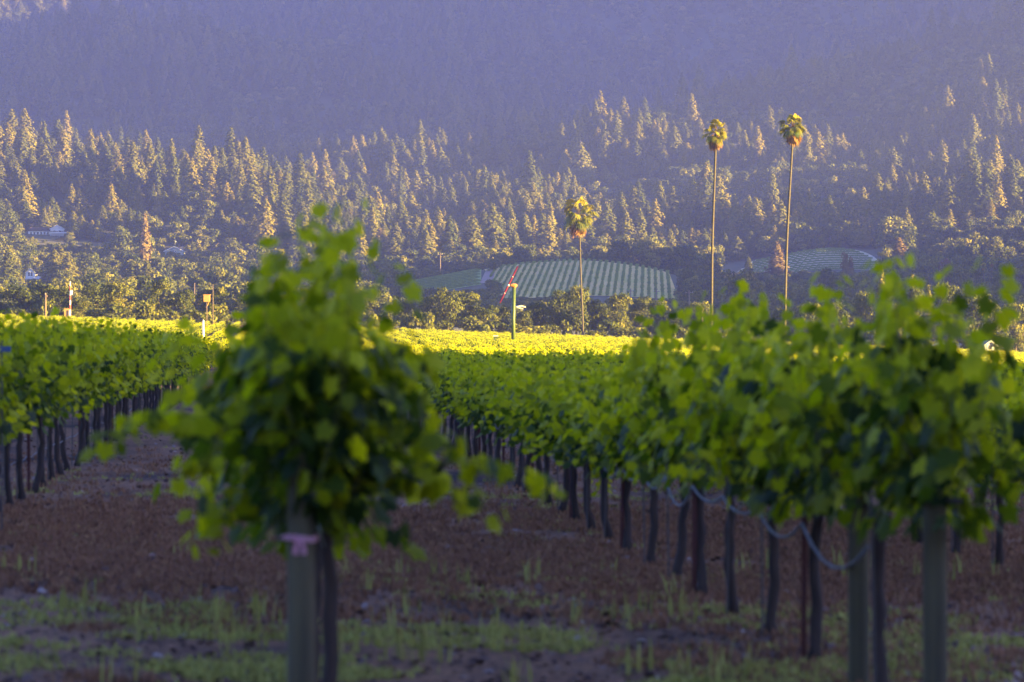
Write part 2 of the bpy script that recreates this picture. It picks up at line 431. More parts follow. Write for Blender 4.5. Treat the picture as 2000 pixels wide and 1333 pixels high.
def vine_foliage(name, seed, half=0.72, nshoot=17, hmin=0.55, hmax=1.0, spread=0.22, droop=0.15, dense=1.0, lsize=0.12,
                 z0=0.88, tpl=(LT_V, LT_F), extra=0, canes=True, arms=()):
    """canopy along local x; returns leaf mesh and shoot mesh"""
    r = np.random.default_rng(seed)
    pos = []; nrm = []; up = []; size = []; tint = []
    cane = MB()
    for s in range(nshoot + len(arms)):
        x0 = -half + 2 * half * (s + r.random()) / nshoot
        arm = arms[s - nshoot] if s >= nshoot else None
        side = r.choice([-1, 1]); L = r.uniform(hmin, hmax)
        dx = r.normal(0, 0.18); dy = side * abs(r.normal(0, spread)); fl = r.random() < droop
        if arm: x0 = arm[0]; L = 0.9
        nn = int(L / 0.052 * dense)
        pts = []
        for k in range(9):
            t = k / 8
            if arm:
                p = (x0 + 0.05*math.sin(t*5), arm[1]*math.sin(t*1.45), z0 + (arm[2] - z0)*t + arm[3]*math.sin(t*3.1))
            elif fl:
                p = (x0 + dx*t, dy*0.6 + side*0.42*t, z0 + L*0.55*math.sin(t*2.5) - 0.25*t*t)
            else:
                p = (x0 + dx*t, dy*math.sin(t*1.9), z0 + L*t)
            pts.append(p)
        pts = np.array(pts)
        if canes: cane.tube([tuple(p) for p in pts], [0.005*(1 - 0.105*i) for i in range(9)], 4, cap=False)
        ts = (np.arange(nn) + r.random(nn)) / nn
        cp = np.stack([np.interp(ts, np.linspace(0, 1, 9), pts[:, j]) for j in range(3)], 1)
        ang = np.arange(nn) * 2.6 + r.uniform(0, 6) + r.normal(0, 0.5, nn)
        off = 0.035 + 0.085 * r.random(nn) * (1 - 0.5*ts)
        out = np.stack([np.cos(ang), np.sin(ang) * 1.15, np.zeros(nn)], 1)
        pos.append(cp + out * off[:, None]); 
        nrm.append(out * 0.9 + np.array([0, 0, 0.55]) + r.normal(0, 0.42, (nn, 3)))
        up.append(out * 0.6 + np.array([0, 0, -0.9]) + r.normal(0, 0.35, (nn, 3)))
        size.append(lsize * r.uniform(0.65, 1.15, nn) * (1.08 - 0.38 * ts ** 4))
        tint.append(0.29 + 0.47 * ts ** 1.2 + r.normal(0, 0.23, nn))  # young tips paler; light above and shade below also put into the tint
    # inner, lower leaves filling the fruit zone
    nf = int(90 * dense * half / 0.72) + extra
    p = np.stack([r.uniform(-half, half, nf), r.normal(0, 0.17, nf), z0 + r.uniform(-0.14, 0.55, nf)], 1)
    o = np.stack([r.normal(0, 0.5, nf), np.sign(p[:, 1]) * 0.9 + r.normal(0, 0.3, nf), r.uniform(0, 0.8, nf)], 1)
    pos.append(p); nrm.append(o); up.append(np.stack([r.normal(0, .4, nf), np.sign(p[:, 1])*0.3, -np.ones(nf)], 1))
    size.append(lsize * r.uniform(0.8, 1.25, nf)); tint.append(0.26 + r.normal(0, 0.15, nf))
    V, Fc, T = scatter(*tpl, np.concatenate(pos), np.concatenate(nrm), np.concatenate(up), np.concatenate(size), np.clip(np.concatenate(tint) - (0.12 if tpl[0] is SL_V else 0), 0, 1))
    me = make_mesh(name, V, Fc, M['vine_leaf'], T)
    cm = None
    if canes:
        nc = len(cane.f); random.seed(seed)
        for s in (-1, 1):
            pts = [(-s*0.03, 0, z0)] + [(s*(0.05 + half*k/6), random.uniform(-.012, .012), z0 + random.uniform(-.008, .008)) for k in range(7)]
            cane.tube(pts, [0.026] + [0.022 - 0.0015*k for k in range(7)], 6, wob=0.15)
        cm = make_mesh('cordon', cane.v, cane.f, M['cane']); cm.materials.append(M['bark'])
        for p_ in list(cm.polygons)[nc:]: p_.material_index = 1
    return me, cm

ZH = math.atan2(RV.y, RV.x)   # local x along the row
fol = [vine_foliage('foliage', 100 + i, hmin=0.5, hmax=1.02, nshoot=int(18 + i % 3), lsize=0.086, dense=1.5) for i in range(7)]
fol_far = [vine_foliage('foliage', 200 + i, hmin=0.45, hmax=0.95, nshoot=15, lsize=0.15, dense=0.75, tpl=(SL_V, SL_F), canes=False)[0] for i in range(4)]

def trunk_mesh(seed, h=0.9):
    random.seed(seed); m = MB()
    bx = random.uniform(-.10, .10); by = random.uniform(-.09, .09)
    pts = []; rad = []
    for i in range(9):
        t = i / 8
        pts.append((bx*math.sin(t*3.1) + random.uniform(-.016, .016), by*math.sin(t*2.5) + random.uniform(-.016, .016), -0.03 + h*t))
        rad.append((0.036 - 0.010*t + (0.014 if i == 0 else 0)) * random.uniform(.9, 1.1))
    rad[-1] = 0.04
    m.tube(pts, rad, 8, wob=0.10)
    return make_mesh('trunk', m.v, m.f, M['bark'], smooth_sh=True)
trunks = [trunk_mesh(300 + i) for i in range(6)]

ORD = {1:'first',2:'second',3:'third',4:'fourth',5:'fifth',6:'sixth',7:'seventh',8:'eighth',9:'ninth',10:'tenth',11:'eleventh',12:'twelfth',
       13:'thirteenth',14:'fourteenth',15:'fifteenth',16:'sixteenth',17:'seventeenth',18:'eighteenth',19:'nineteenth'}
TENS = {2:'twent',3:'thirt',4:'fort',5:'fift',6:'sixt',7:'sevent',8:'eight',9:'ninet'}
def ordinal(n):
    if n < 20: return ORD[n]
    if n < 100: return TENS[n//10] + ('ieth' if n % 10 == 0 else 'y-' + ORD[n % 10])
    return 'hundred and ' + ordinal(n - 100) if n > 100 else 'hundredth'
def row_phrase(k):
    if k == 0: return 'the ribboned post row'
    side = 'right' if k > 0 else 'left'
    return '%s row %s of the ribboned post' % (ordinal(abs(k)), side)

ROWV = lambda k: (0.16 if k == 0 else (2.9 + 2.74*(k-1) if k > 0 else -2.55 + 2.74*(k+1)))
R1U = [14.45, 16.3, 17.8, 19.2, 20.6]
def row_us(k):
    if k == 1: return R1U + list(np.arange(22.05, 112, 1.44))
    s = 12.2 + 2.1 * k
    return list(np.arange(s if k != 0 else 12.25, 112, 1.44))
def hscale(k, u):
    if k == 1: return 1.08 - 0.28 * float(smooth(20, 27, u))
    if k >= 2: return 0.86
    return 1.03 if k == -1 else 1.0

cands = []; 
for k in range(-9, 16):
    for n, u in enumerate(row_us(k)):
        x, y = uv(u, ROWV(k))
        if y < 10: continue
        px = 1000 + F * x / y
        if px < -140 or px > 2180: continue
        if k == 0 and n > 5: continue        # hidden behind its own first vines
        score = 1 / y * (1.0 if abs(k) <= 1 else 0.8 / (abs(k)) ** 0.4)
        cands.append((score, k, n, u, x, y))
cands.sort(reverse=True)
VIND = cands[:290]; VREST = cands[290:]
proto_fol_obj = {}
proto_trunk_obj = {}
def make_vine(k, n, u, x, y, first_end):
    z = float(H(x, y)); j = rng.integers(0, 7); 
    rz = ZH + (math.pi if rng.random() < .5 else 0) + rng.normal(0, 0.03)
    lab = '%s grapevine from near end of %s' % (ordinal(n + 1), row_phrase(k))
    if n == 0: lab = 'bushy grapevine nearest the viewer in ' + row_phrase(k)
    e = empty('grapevine', (x, y, z), lab, 'grapevine', 'grapevines trained along the near rows', rz)
    t = mesh_obj('trunk', trunks[rng.integers(0, 6)], e)
    s = hscale(k, u)
    me, cm = (C1 if (k == 0 and n == 0) else (R1 if (k == 1 and n < 2) else (R1H if (k == 1 and 29 < u < 30.6) else fol[j])))
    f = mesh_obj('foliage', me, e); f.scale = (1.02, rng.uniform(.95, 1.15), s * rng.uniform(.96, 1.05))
    g = mesh_obj('cordon', cm, e); g.scale = f.scale
    if y < 60: 
        proto_fol_obj.setdefault(j, f); proto_trunk_obj.setdefault(0, t)
    return e
# bushy row-end vines
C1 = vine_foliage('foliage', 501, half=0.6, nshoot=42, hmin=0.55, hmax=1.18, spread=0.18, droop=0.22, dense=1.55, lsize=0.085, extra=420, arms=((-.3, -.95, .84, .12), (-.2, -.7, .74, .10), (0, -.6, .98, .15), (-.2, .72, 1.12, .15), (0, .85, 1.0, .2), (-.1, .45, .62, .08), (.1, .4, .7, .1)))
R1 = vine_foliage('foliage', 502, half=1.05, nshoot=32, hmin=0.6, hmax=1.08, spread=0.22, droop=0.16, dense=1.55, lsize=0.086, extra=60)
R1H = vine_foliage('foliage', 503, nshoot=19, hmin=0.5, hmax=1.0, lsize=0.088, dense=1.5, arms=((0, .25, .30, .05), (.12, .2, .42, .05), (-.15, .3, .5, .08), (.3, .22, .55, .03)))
for sc_, k, n, u, x, y in VIND: 
    e = make_vine(k, n, u, x, y, n == 0)
    if k in (0, 1) and n == 0:
        e.rotation_euler = (0, 0, ZH)
        for ch in e.children:
            if ch.name.split('.')[0] in ('foliage', 'cordon'): ch.location.x = -0.34 if k == 0 else -0.5; ch.location.z = 0.25 if k == 0 else 0.11
            if k == 0 and ch.name.startswith('trunk'): ch.scale = (1, 1, 1.3); ch.location.y = -0.04

# ------------------------------------------------------------------ points + geometry-nodes scatter for uncountable stuff
def gn_scatter(name, pts, rots, scls, protos, kindlabel, cat):
    """one object whose vertices carry instances of already built meshes"""
    n = len(pts)
    me = bpy.data.meshes.new(name); me.vertices.add(n); me.vertices.foreach_set('co', np.asarray(pts, np.float32).ravel())
    scls = np.asarray(scls, np.float32)
    if scls.ndim == 1: scls = np.repeat(scls[:, None], 3, 1)
    rot3 = np.zeros((n, 3), np.float32); rot3[:, 2] = rots
    a = me.attributes.new('rot', 'FLOAT_VECTOR', 'POINT'); a.data.foreach_set('vector', rot3.ravel())
    a = me.attributes.new('scl', 'FLOAT_VECTOR', 'POINT'); a.data.foreach_set('vector', scls.ravel())
    a = me.attributes.new('pick', 'INT', 'POINT'); a.data.foreach_set('value', np.random.default_rng(n).integers(0, len(protos), n).astype(np.int32))
    o = bpy.data.objects.new(name, me); link(o)
    ng = bpy.data.node_groups.new(name + '_scatter', 'GeometryNodeTree')
    ng.interface.new_socket('Geometry', in_out='INPUT', socket_type='NodeSocketGeometry')
    ng.interface.new_socket('Geometry', in_out='OUTPUT', socket_type='NodeSocketGeometry')
    N = ng.nodes; L = ng.links
    gi = N.new('NodeGroupInput'); go = N.new('NodeGroupOutput')
    jn = N.new('GeometryNodeJoinGeometry')
    for p in protos:
        oi = N.new('GeometryNodeObjectInfo'); oi.transform_space = 'ORIGINAL'
        oi.inputs['Object'].default_value = p; oi.inputs['As Instance'].default_value = True
        L.new(oi.outputs['Geometry'], jn.inputs[0])
    ip = N.new('GeometryNodeInstanceOnPoints'); ip.inputs['Pick Instance'].default_value = True
    L.new(gi.outputs[0], ip.inputs['Points']); L.new(jn.outputs[0], ip.inputs['Instance'])
    def attr(nm, ty):
        q = N.new('GeometryNodeInputNamedAttribute'); q.data_type = ty; q.inputs['Name'].default_value = nm
        return q.outputs['Attribute']
    L.new(attr('pick', 'INT'), ip.inputs['Instance Index'])
    e2r = N.new('FunctionNodeEulerToRotation'); L.new(attr('rot', 'FLOAT_VECTOR'), e2r.inputs[0])
    L.new(e2r.outputs[0], ip.inputs['Rotation'])
    L.new(attr('scl', 'FLOAT_VECTOR'), ip.inputs['Scale'])
    L.new(ip.outputs[0], go.inputs[0])
    md = o.modifiers.new('scatter', 'NODES'); md.node_group = ng
    return tag(o, kindlabel, cat, kind='stuff')

# the rest of the near block
rp = []; rr = []; rs = []; tr_ = []
for sc_, k, n, u, x, y in VREST:
    z = float(H(x, y)); rp.append((x, y, z)); rr.append(ZH + rng.normal(0, .04)); s = hscale(k, u) * rng.uniform(.95, 1.05); rs.append((1.03, 1.05, s))
gn_scatter('vineyard', rp, rr, rs, list(proto_fol_obj.values()), 'mass of green vine canopy filling the far rows of the shaded near vineyard', 'vineyard')
gn_scatter('vine_trunks', rp, rr, np.ones(len(rp)), list(proto_trunk_obj.values()), 'crowd of dark vine trunks under the far rows of the near vineyard', 'vine trunks')

# sunlit vineyard block beyond: rows of far-LOD canopy; first of each is a real vine
px_l = []
for i in range(4):
    x, y = uv(118 + 1.5 * i, 8.3)
    e = empty('grapevine', (x, y, float(H(x, y))), '%s vine of the front row of the sunlit block beyond' % ordinal(i + 1), 'grapevine', 'sunlit vines at the near edge of the far block', ZH)
    mesh_obj('trunk', trunks[i], e); f = mesh_obj('foliage', fol_far[i], e); px_l.append(f)
pts = []; rot = []; scl = []
for v in np.arange(-90, 175, 2.7):
    for u in np.arange(118, 566, 1.5):
        x, y = uv(u, v)
        if y > 562 or y < 116: continue
        if 318 < y < 326: continue
        pxx = 1000 + F * x / y
        if pxx < -150 or pxx > 2150: continue
        if rng.random() < .05: continue
        pts.append((x, y)); rot.append(ZH + rng.normal(0, .05)); scl.append((1.05, rng.uniform(.8, 1.3), rng.uniform(.76, 1.06)))
pts = np.array(pts); Z = H(pts[:, 0], pts[:, 1])
gn_scatter('far_vineyard', np.column_stack([pts, Z]), rot, scl, px_l, 'bright yellow-green sunlit vineyard stretching to the line of oaks', 'vineyard')

# ------------------------------------------------------------------ posts, stakes, hose, ribbon
def post(px, D, h, r, label, tilt=0.0):
    x, y, z = at(px, D)
    m = MB(); random.seed(int(px))
    m.tube([(tilt*t*h, 0, -0.3 + (h + 0.3)*t) for t in np.linspace(0, 1, 7)], [r*(1.05 - 0.08*t) for t in np.linspace(0, 1, 7)], 20, wob=0.012)
    o = m.obj('wooden_post', M['post'], smooth_sh=False, loc=(x, y, z))
    return tag(o, label, 'post', 'wooden trellis posts')
post(588, 11.4, 1.27, 0.053, 'weathered round wooden post with a pink ribbon tied round it', 0.0)
post(1826, 13.5, 1.15, 0.054, 'greenish round wooden post at the near end of the long right row', 0.0)
post(1677, 15.2, 1.15, 0.052, 'greenish round wooden post, second from the near end of the right row', 0.0)
# ribbon: band, knot and two tails
rbx, rby, rbz = at(588, 11.4)
e = empty('ribbon', (rbx, rby, rbz + 0.93), 'pink ribbon knotted round the weathered wooden post', 'ribbon')
m = MB(); n = 28
ring = []
for i in range(n):
    t = 2*math.pi*i/n; rr_ = 0.0615 + 0.002*math.sin(3*t)
    dz = 0.004*math.sin(t*2)
    for (dr, z_) in ((0, -0.010), (0.003, -0.010), (0.003, 0.010), (0, 0.010)):
        ring.append(((rr_+dr)*math.cos(t), (rr_+dr)*math.sin(t), z_ + dz))
fs = []
for i in range(n):
    j = (i+1) % n
    for q in range(4): fs.append([i*4+q, j*4+q, j*4+(q+1) % 4, i*4+(q+1) % 4])
m.add(ring, fs); m.obj('band', M['ribbon'], e)
m = MB(); m.tube([(-0.022, -0.068, 0.0), (-0.012, -0.074, 0.004), (0.0, -0.076, 0), (0.012, -0.074, 0.002), (0.02, -0.068, 0)], [0.006, 0.012, 0.008, 0.012, 0.006], 8)
m.obj('knot', M['ribbon'], e)
for s in (-1, 1):
    m = MB(); w = 0.008
    pl = [(-0.006+s*0.004, -0.075, 0), (s*0.010, -0.078, -0.02), (s*0.016, -0.074, -0.042), (s*0.014, -0.07, -0.058)]
    vs = []
    for q, p in enumerate(pl):
        ww = w * (0.6 + 0.25*q)
        vs += [(p[0]-ww, p[1], p[2]), (p[0]+ww, p[1], p[2]), (p[0]+ww, p[1]+0.0015, p[2]), (p[0]-ww, p[1]+0.0015, p[2])]
    fs = [[0, 1, 2, 3]]
    for q in range(3):
        for w_ in range(4): fs.append([q*4+w_, q*4+(w_+1) % 4, q*4+4+(w_+1) % 4, q*4+4+w_])
    fs.append([12, 13, 14, 15])
    m.add(vs, fs); m.obj('tail', M['ribbon'], e)
for s in (-1,):   # short loose end to the sides
    m = MB(); m.tube([(s*0.02, -0.07, 0), (s*0.045, -0.06, 0.006), (s*0.078, -0.04, 0.002)], [0.005, 0.006, 0.003], 6)
    m.obj('bow_end', M['ribbon'], e)

mr = MB(); mr.box(-.016, .016, -.003, .003, -.1, 1.25); mr.box(-.003, .003, -.02, -.0031, -.1, 1.25)
for q in range(8): mr.box(-.010, .010, .0031, .009, .15 + q*.13, .17 + q*.13)
red_me = make_mesh('metal_stake', mr.v, mr.f, M['stake_red'])
mg = MB(); mg.tube([(0, 0, -.1), (.003, 0, .5), (-.002, 0, 1.2)], .007, 7)
grey_me = make_mesh('training_stake', mg.v, mg.f, M['stake_grey'])
nstake = 0
for k in (-3, -2, -1, 0, 1, 2, 3, 4):
    us = row_us(k); cnt_r = cnt_g = 0
    for n, u in enumerate(us):
        red = (n % 3 == 1)
        uu = u + (0.06 if red else -0.05)
        x, y = uv(uu, ROWV(k) - 0.05)
        px = 1000 + F * x / y if y > 5 else -999
        if red: cnt_r += 1
        else: cnt_g += 1
        lim = 75 if abs(k) == 1 else 48
        if px < -30 or px > 2030 or y > lim or (k == 0 and n > 3) or y < 10: continue
        if red:
            o = mesh_obj('metal_stake', red_me, loc=(x, y, float(H(x, y)))); o.rotation_euler = (rng.normal(0, .012), rng.normal(0, .012), rng.normal(0, .3))
            tag(o, 'rust-red stake, %s from near end of %s' % (ordinal(cnt_r), row_phrase(k)), 'stake', 'rust-red stakes along the near rows')
        else:
            o = mesh_obj('training_stake', grey_me, loc=(x, y, float(H(x, y)))); o.rotation_euler = (rng.normal(0, .02), rng.normal(0, .02), 0)
            tag(o, 'thin grey stake, %s from near end of %s' % (ordinal(cnt_g), row_phrase(k)), 'stake', 'thin grey training stakes along the near rows')

def hose(k, u0, u1, zt, sag, label, r=0.009, dv=-0.07):
    m = MB(); pts = []
    us = [u for u in row_us(k) if u0 <= u <= u1]
    random.seed(40 + k)
    for a, b_ in zip(us[:-1], us[1:]):
        sg = sag * random.choice((.15, .5, .9, 1.3))
        for q in range(6):
            t = q / 6
            u = a + (b_-a)*t
            x, y = uv(u, ROWV(k) + dv)
            pts.append((x, y, float(H(x, y)) + zt - sg*4*t*(1-t)))
    m.tube(pts, r, 6)
    o = m.obj('drip_hose', M['hose'], smooth_sh=True)
    return tag(o, label, 'hose', 'drip hoses hung below the vines')
hose(1, 13, 45, 0.74, 0.13, 'pale drip hose sagging between the trunks of the long right row', 0.0095)
hose(-1, 20, 60, 0.38, 0.02, 'thin drip hose running low along the row left of the ribboned post', 0.006)
hose(2, 20, 50, 0.66, 0.04, 'thin drip hose of the second row to the right', 0.008)
for k, u0, u1, z in ((-1, 12, 70, 0.9), (1, 13.5, 70, 0.9), (0, 11.4, 20, 0.9), (2, 15, 60, .9)):
    m = MB(); us = np.arange(u0, u1, 3.0); pts = []
    for u in us:
        x, y = uv(u, ROWV(k)+0.03); pts.append((x, y, float(H(x, y)) + z))
    m.tube(pts, 0.002, 5)
    tag(m.obj('trellis_wire', M['wire']), 'steel cordon wire strung along ' + row_phrase(k), 'wire', 'trellis wires of the near rows')

# small blue-grey plate at the left edge
x, y, z = at(3, 26.0)
e = empty('row_marker', (x, y, z), 'small blue-grey plate on a rod at the left edge before the vines', 'marker')
m = MB(); m.tube([(0, 0.01, -.1), (0, 0.01, 1.62)], .008, 6); m.obj('rod', M['stake_grey'], e)
m = MB(); m.box(-.075, .08, -.006, .0015, 1.53, 1.578); m.obj('plate', M['blue_sign'], e)

# ------------------------------------------------------------------ weeds, dry growth and litter on the near ground
def blades(name, n, y0, y1, dens, mat, hmin, hmax, wid, label, cat, nb=5, seed=1, lean=0.35):
    r = np.random.default_rng(seed)
    Y = y0 * (y1 / y0) ** r.random(n * 3); X = (r.random(n * 3) * 2360 - 180 - 1000) / F * Y
    keep = r.random(n * 3) < dens(X, Y); X = X[keep][:n]; Y = Y[keep][:n]
    k = len(X); Zg = H(X, Y)
    c = np.repeat(np.stack([X, Y, Zg], 1), nb, 0); m_ = len(c)
    a = r.uniform(0, 2*math.pi, m_); h = r.uniform(hmin, hmax, m_); l = r.normal(0, lean, m_) * h
    c[:, 0] += r.normal(0, .03, m_); c[:, 1] += r.normal(0, .03, m_)
    d = np.stack([np.cos(a), np.sin(a), np.zeros(m_)], 1); s = np.stack([-np.sin(a), np.cos(a), np.zeros(m_)], 1)
    w = wid * r.uniform(.6, 1.4, m_)[:, None]
    up = np.array([0, 0, 1.0])
    v0 = c - s*w; v1 = c + s*w
    v2 = c + d*l[:, None]*.4 + up*h[:, None]*.6 + s*w*.9; v3 = c + d*l[:, None]*.4 + up*h[:, None]*.6 - s*w*.9
    v4 = c + d*l[:, None] + up*h[:, None]
    V = np.stack([v0, v1, v2, v3, v4], 1).reshape(-1, 3)
    b0 = np.arange(m_) * 5
    Fc = np.concatenate([np.stack([b0, b0+1, b0+2], 1), np.stack([b0, b0+2, b0+3], 1), np.stack([b0+3, b0+2, b0+4], 1)])
    me = make_mesh(name, V, Fc, mat, np.repeat(np.clip(np.repeat(r.random(k), nb)*.6 + r.random(m_)*.4, 0, 1), 5))
    return tag(mesh_obj(name, me), label, cat, kind='stuff')
def d_green(X, Y):
    a = vnoise(X, Y, 1.1, 5) * .6 + vnoise(X, Y, .35, 6) * .4
    b_ = 1 - smooth(15.0, 25.0, Y + 3*(vnoise(X, Y, 1.7, 55) - .5))
    c = np.exp(-((Y - 34) / 1.6) ** 2) * (vnoise(X, Y, 2.5, 9) > .35) * 1.2
    px = 1000 + F * X / Y
    left = smooth(150, 420, px) * (1 - 0.5 * smooth(1300, 1600, px))
    row = 0.35 * np.exp(-((X*RV.y - Y*RV.x + 0*Y - 2.9) / .5) ** 2)
    return np.clip((b_ * (0.35 + 0.65*left) + c) * smooth(.50, .68, a) + 0.05 * (a > .66) + row*0.3*smooth(.4, .6, a), 0, 1)
blades('grass', 16000, 14.0, 60, d_green, M['grass'], .015, .05, .006, 'patchy pale green weeds on the ground between the near rows', 'weeds', nb=7, seed=3)
def d_dry(X, Y):
    a = vnoise(X, Y, 1.6, 15) * .6 + vnoise(X, Y, .5, 16) * .4
    return np.clip(smooth(19.5, 23, Y) * (1 - smooth(29, 33, Y)) * 1.0 * smooth(.2, .5, a) + .16 * (a > .5) , 0, 1)
blades('dry_weeds', 26000, 14.0, 48, d_dry, M['dry'], .02, .06, .007, 'reddish brown dry weeds carpeting the ground between the near rows', 'weeds', nb=6, seed=4, lean=.6)
def d_tall(X, Y): return (vnoise(X, Y, .9, 25) > .6) * (1 - smooth(20, 26, Y))
blades('tall_weeds', 110, 14.5, 25, d_tall, M['grass'], .07, .22, .006, 'scattered tall thin weed stems standing in the near ground', 'weeds', nb=5, seed=8, lean=.25)
# litter: small curled chips
r = np.random.default_rng(9); n = 16000
Y = 14 * (75 / 14) ** r.random(n); X = (r.random(n)*2360 - 1180) / F * Y
p_ = np.stack([X, Y, H(X, Y) + .008], 1)
V, Fc, T = scatter(SL_V, SL_F, p_, np.stack([r.normal(0, .45, n), r.normal(0, .45, n), np.ones(n)], 1), r.normal(0, 1, (n, 3)), r.uniform(.02, .065, n), r.random(n) ** 2.2)
tag(mesh_obj('leaf_litter', make_mesh('leaf_litter', V, Fc, M['litter'], T)), 'dry leaves, chips and stones strewn over the vineyard floor', 'leaf litter', kind='stuff')

# ------------------------------------------------------------------ trees
QV = np.array([(-.5, 0, 0), (.5, 0, .05), (.35, 1, -.12), (-.35, .9, 0)], float); QF = np.array([(0, 1, 2), (0, 2, 3)], int)
TV_ = np.array([(-.5, 0, 0), (.5, 0, 0), (0.05, 1.1, -.1)], float); TF_ = np.array([(0, 1, 2)], int)

def conifer_crown(seed, Ht=28.0, R=4.2, z0=.16, levels=34, ragged=.25, flat=0.0, mat='conifer'):
    r = np.random.default_rng(seed)
    pos = []; nr = []; up = []; sz = []; ti = []
    lob = r.uniform(0, 6.28); lf = r.uniform(.0, .25)
    for L in range(levels):
        t = (L + r.random()*.5) / levels
        z = Ht * (z0 + (1 - z0) * t)
        prof = (1 - t) ** .78 * (1 - .25*math.exp(-t*9)) 
        if flat: prof = max(prof, (1-t**3)*.6)
        Rl = R * prof * r.uniform(1 - ragged, 1 + ragged) + .15
        nb = int(7 + 9 * prof)
        a0 = r.uniform(0, 6.28)
        for k in range(nb):
            a = a0 + 6.283*k/nb + r.normal(0, .25)
            rl = Rl * r.uniform(1-1.3*ragged, 1.1) * (1 + lf*math.cos(a - lob))
            o = np.array([math.cos(a), math.sin(a), 0])
            dr = r.uniform(-.45, .05) if not flat else r.uniform(-.1, .25)
            for fr in (.3, .5, .68, .84, .96):
                if fr * rl < .3 and fr < .6: continue
                p = o * rl * fr + np.array([0, 0, z + dr*rl*fr*fr])
                pos.append(p + r.normal(0, .12, 3)); nr.append(np.array([0, 0, .75]) + o*1.0 + r.normal(0, .24, 3))
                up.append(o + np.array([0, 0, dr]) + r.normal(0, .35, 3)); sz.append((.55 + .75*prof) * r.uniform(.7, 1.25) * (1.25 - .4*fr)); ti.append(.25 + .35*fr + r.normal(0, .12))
    n = len(pos)
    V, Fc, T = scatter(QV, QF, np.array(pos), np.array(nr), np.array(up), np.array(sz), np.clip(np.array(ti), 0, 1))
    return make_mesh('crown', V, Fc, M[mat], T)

def broad_crown(seed, Ht=10.0, R=5.0, nb=15, nq=85, q=.62, mat='oak', low=.28):
    r = np.random.default_rng(seed)
    pos = []; nr = []; sz = []; ti = []
    for b_ in range(nb):
        a = r.uniform(0, 6.28); rad = R * .62 * math.sqrt(r.random()); 
        zz = Ht * (low + (0.86 - low) * r.random()); rad *= 1 - .5 * max(0, zz/Ht - .6)
        br = R * r.uniform(.26, .44)
        c = np.array([rad*math.cos(a), rad*math.sin(a), zz])
        d = r.normal(0, 1, (nq, 3)); d /= np.linalg.norm(d, axis=1, keepdims=True); d[:, 2] = np.where(d[:, 2] < -.5, -d[:, 2], d[:, 2])
        rr_ = br * r.uniform(.72, 1.12, (nq, 1))
        pos.append(c + d*rr_*np.array([1, 1, .78])); nr.append(d + r.normal(0, .5, (nq, 3))); sz.append(q * r.uniform(.55, 1.25, nq))
        ti.append(np.clip(.45 + .18*r.normal() + r.normal(0, .13, nq), 0, 1))
    pos = np.concatenate(pos); n = len(pos)
    V, Fc, T = scatter(QV, QF, pos, np.concatenate(nr), r.normal(0, 1, (n, 3)), np.concatenate(sz), np.concatenate(ti))
    return make_mesh('crown', V, Fc, M[mat], T)

def tree_trunk(Ht, r0, limbs=0, seed=0, top=.95):
    random.seed(seed); m = MB()
    m.tube([(0.25*math.sin(t*2.2)*r0*2, .2*math.sin(t*3)*r0*2, -1.0 + (Ht*top + 1)*t) for t in np.linspace(0, 1, 7)], [r0*(1.15 - t*.95) for t in np.linspace(0, 1, 7)], 8)
    for i in range(limbs):
        a = random.uniform(0, 6.28); z = Ht*random.uniform(.22, .5); L = Ht*random.uniform(.25, .42)
        m.tube([(0, 0, z), (L*.45*math.cos(a), L*.45*math.sin(a), z+L*.35), (L*.9*math.cos(a), L*.9*math.sin(a), z+L*.8)], [r0*.5, r0*.35, r0*.12], 6)
    return make_mesh('trunk', m.v, m.f, M['tree_bark'], smooth_sh=True)

CON = [conifer_crown(700+i, Ht=26 + 3*(i % 3), R=5.4 + .7*(i % 4), z0=(.12, .2, .3, .15)[i % 4], ragged=.2 + .05*(i % 3)) for i in range(8)]
CON += [conifer_crown(720+i, Ht=30, R=4.3, z0=.4, levels=22, ragged=.4, flat=1) for i in range(2)]
CON_T = [tree_trunk(28, .42, 0, 740+i) for i in range(2)]
OAK = [broad_crown(760+i, Ht=10+1.2*(i % 3), R=4.6+.4*(i % 3), nb=13+i) for i in range(7)]
OAK_T = [tree_trunk(8.5, .38, 4, 780+i, top=.7) for i in range(3)]
EDGE = [broad_crown(800+i, Ht=12, R=5.4, nb=26, nq=130, q=.42, mat='edge_oak', low=.16) for i in range(6)]
EDGE_T = [tree_trunk(9, .42, 6, 820+i, top=.75) for i in range(3)]

# ---- exclusion windows: (px0,px1,py0,py1,D) – things that must stay visible from trees nearer than D
CLEAR = [(800, 945, 543, 566, 1290), (942, 964, 532, 548, 1290), (985, 1312, 502, 582, 1290), (1425, 1700, 480, 530, 1560), (1420, 1480, 486, 512, 1500),
         (52, 126, 434, 457, 1606), (318, 366, 472, 493, 1548), (50, 80, 526, 546, 1366), (218, 234, 508, 516, 1400)]
def blocked(x, y, h, w):
    z = float(H(x, y)); px, pyb = proj(x, y, z); pt = HY - F*(z + h - CAMZ)/y; pw = w/2*F/y
    for a, b_, c, d, D in CLEAR:
        if y < D and px + pw > a and px - pw < b_ and pt < d and pyb > c: return True
    return False
# fields where nothing may stand
PATCH = [(775, 955, 1190, 1284), (968, 1330, 1140, 1284), (1395, 1730, 1425, 1556), (40, 135, 1602, 1628), (318, 368, 1545, 1568), (40, 90, 1362, 1382)]
def in_patch(x, y):
    px = 1000 + F * x / y
    return any(a < px < b_ and c < y < d for a, b_, c, d in PATCH)

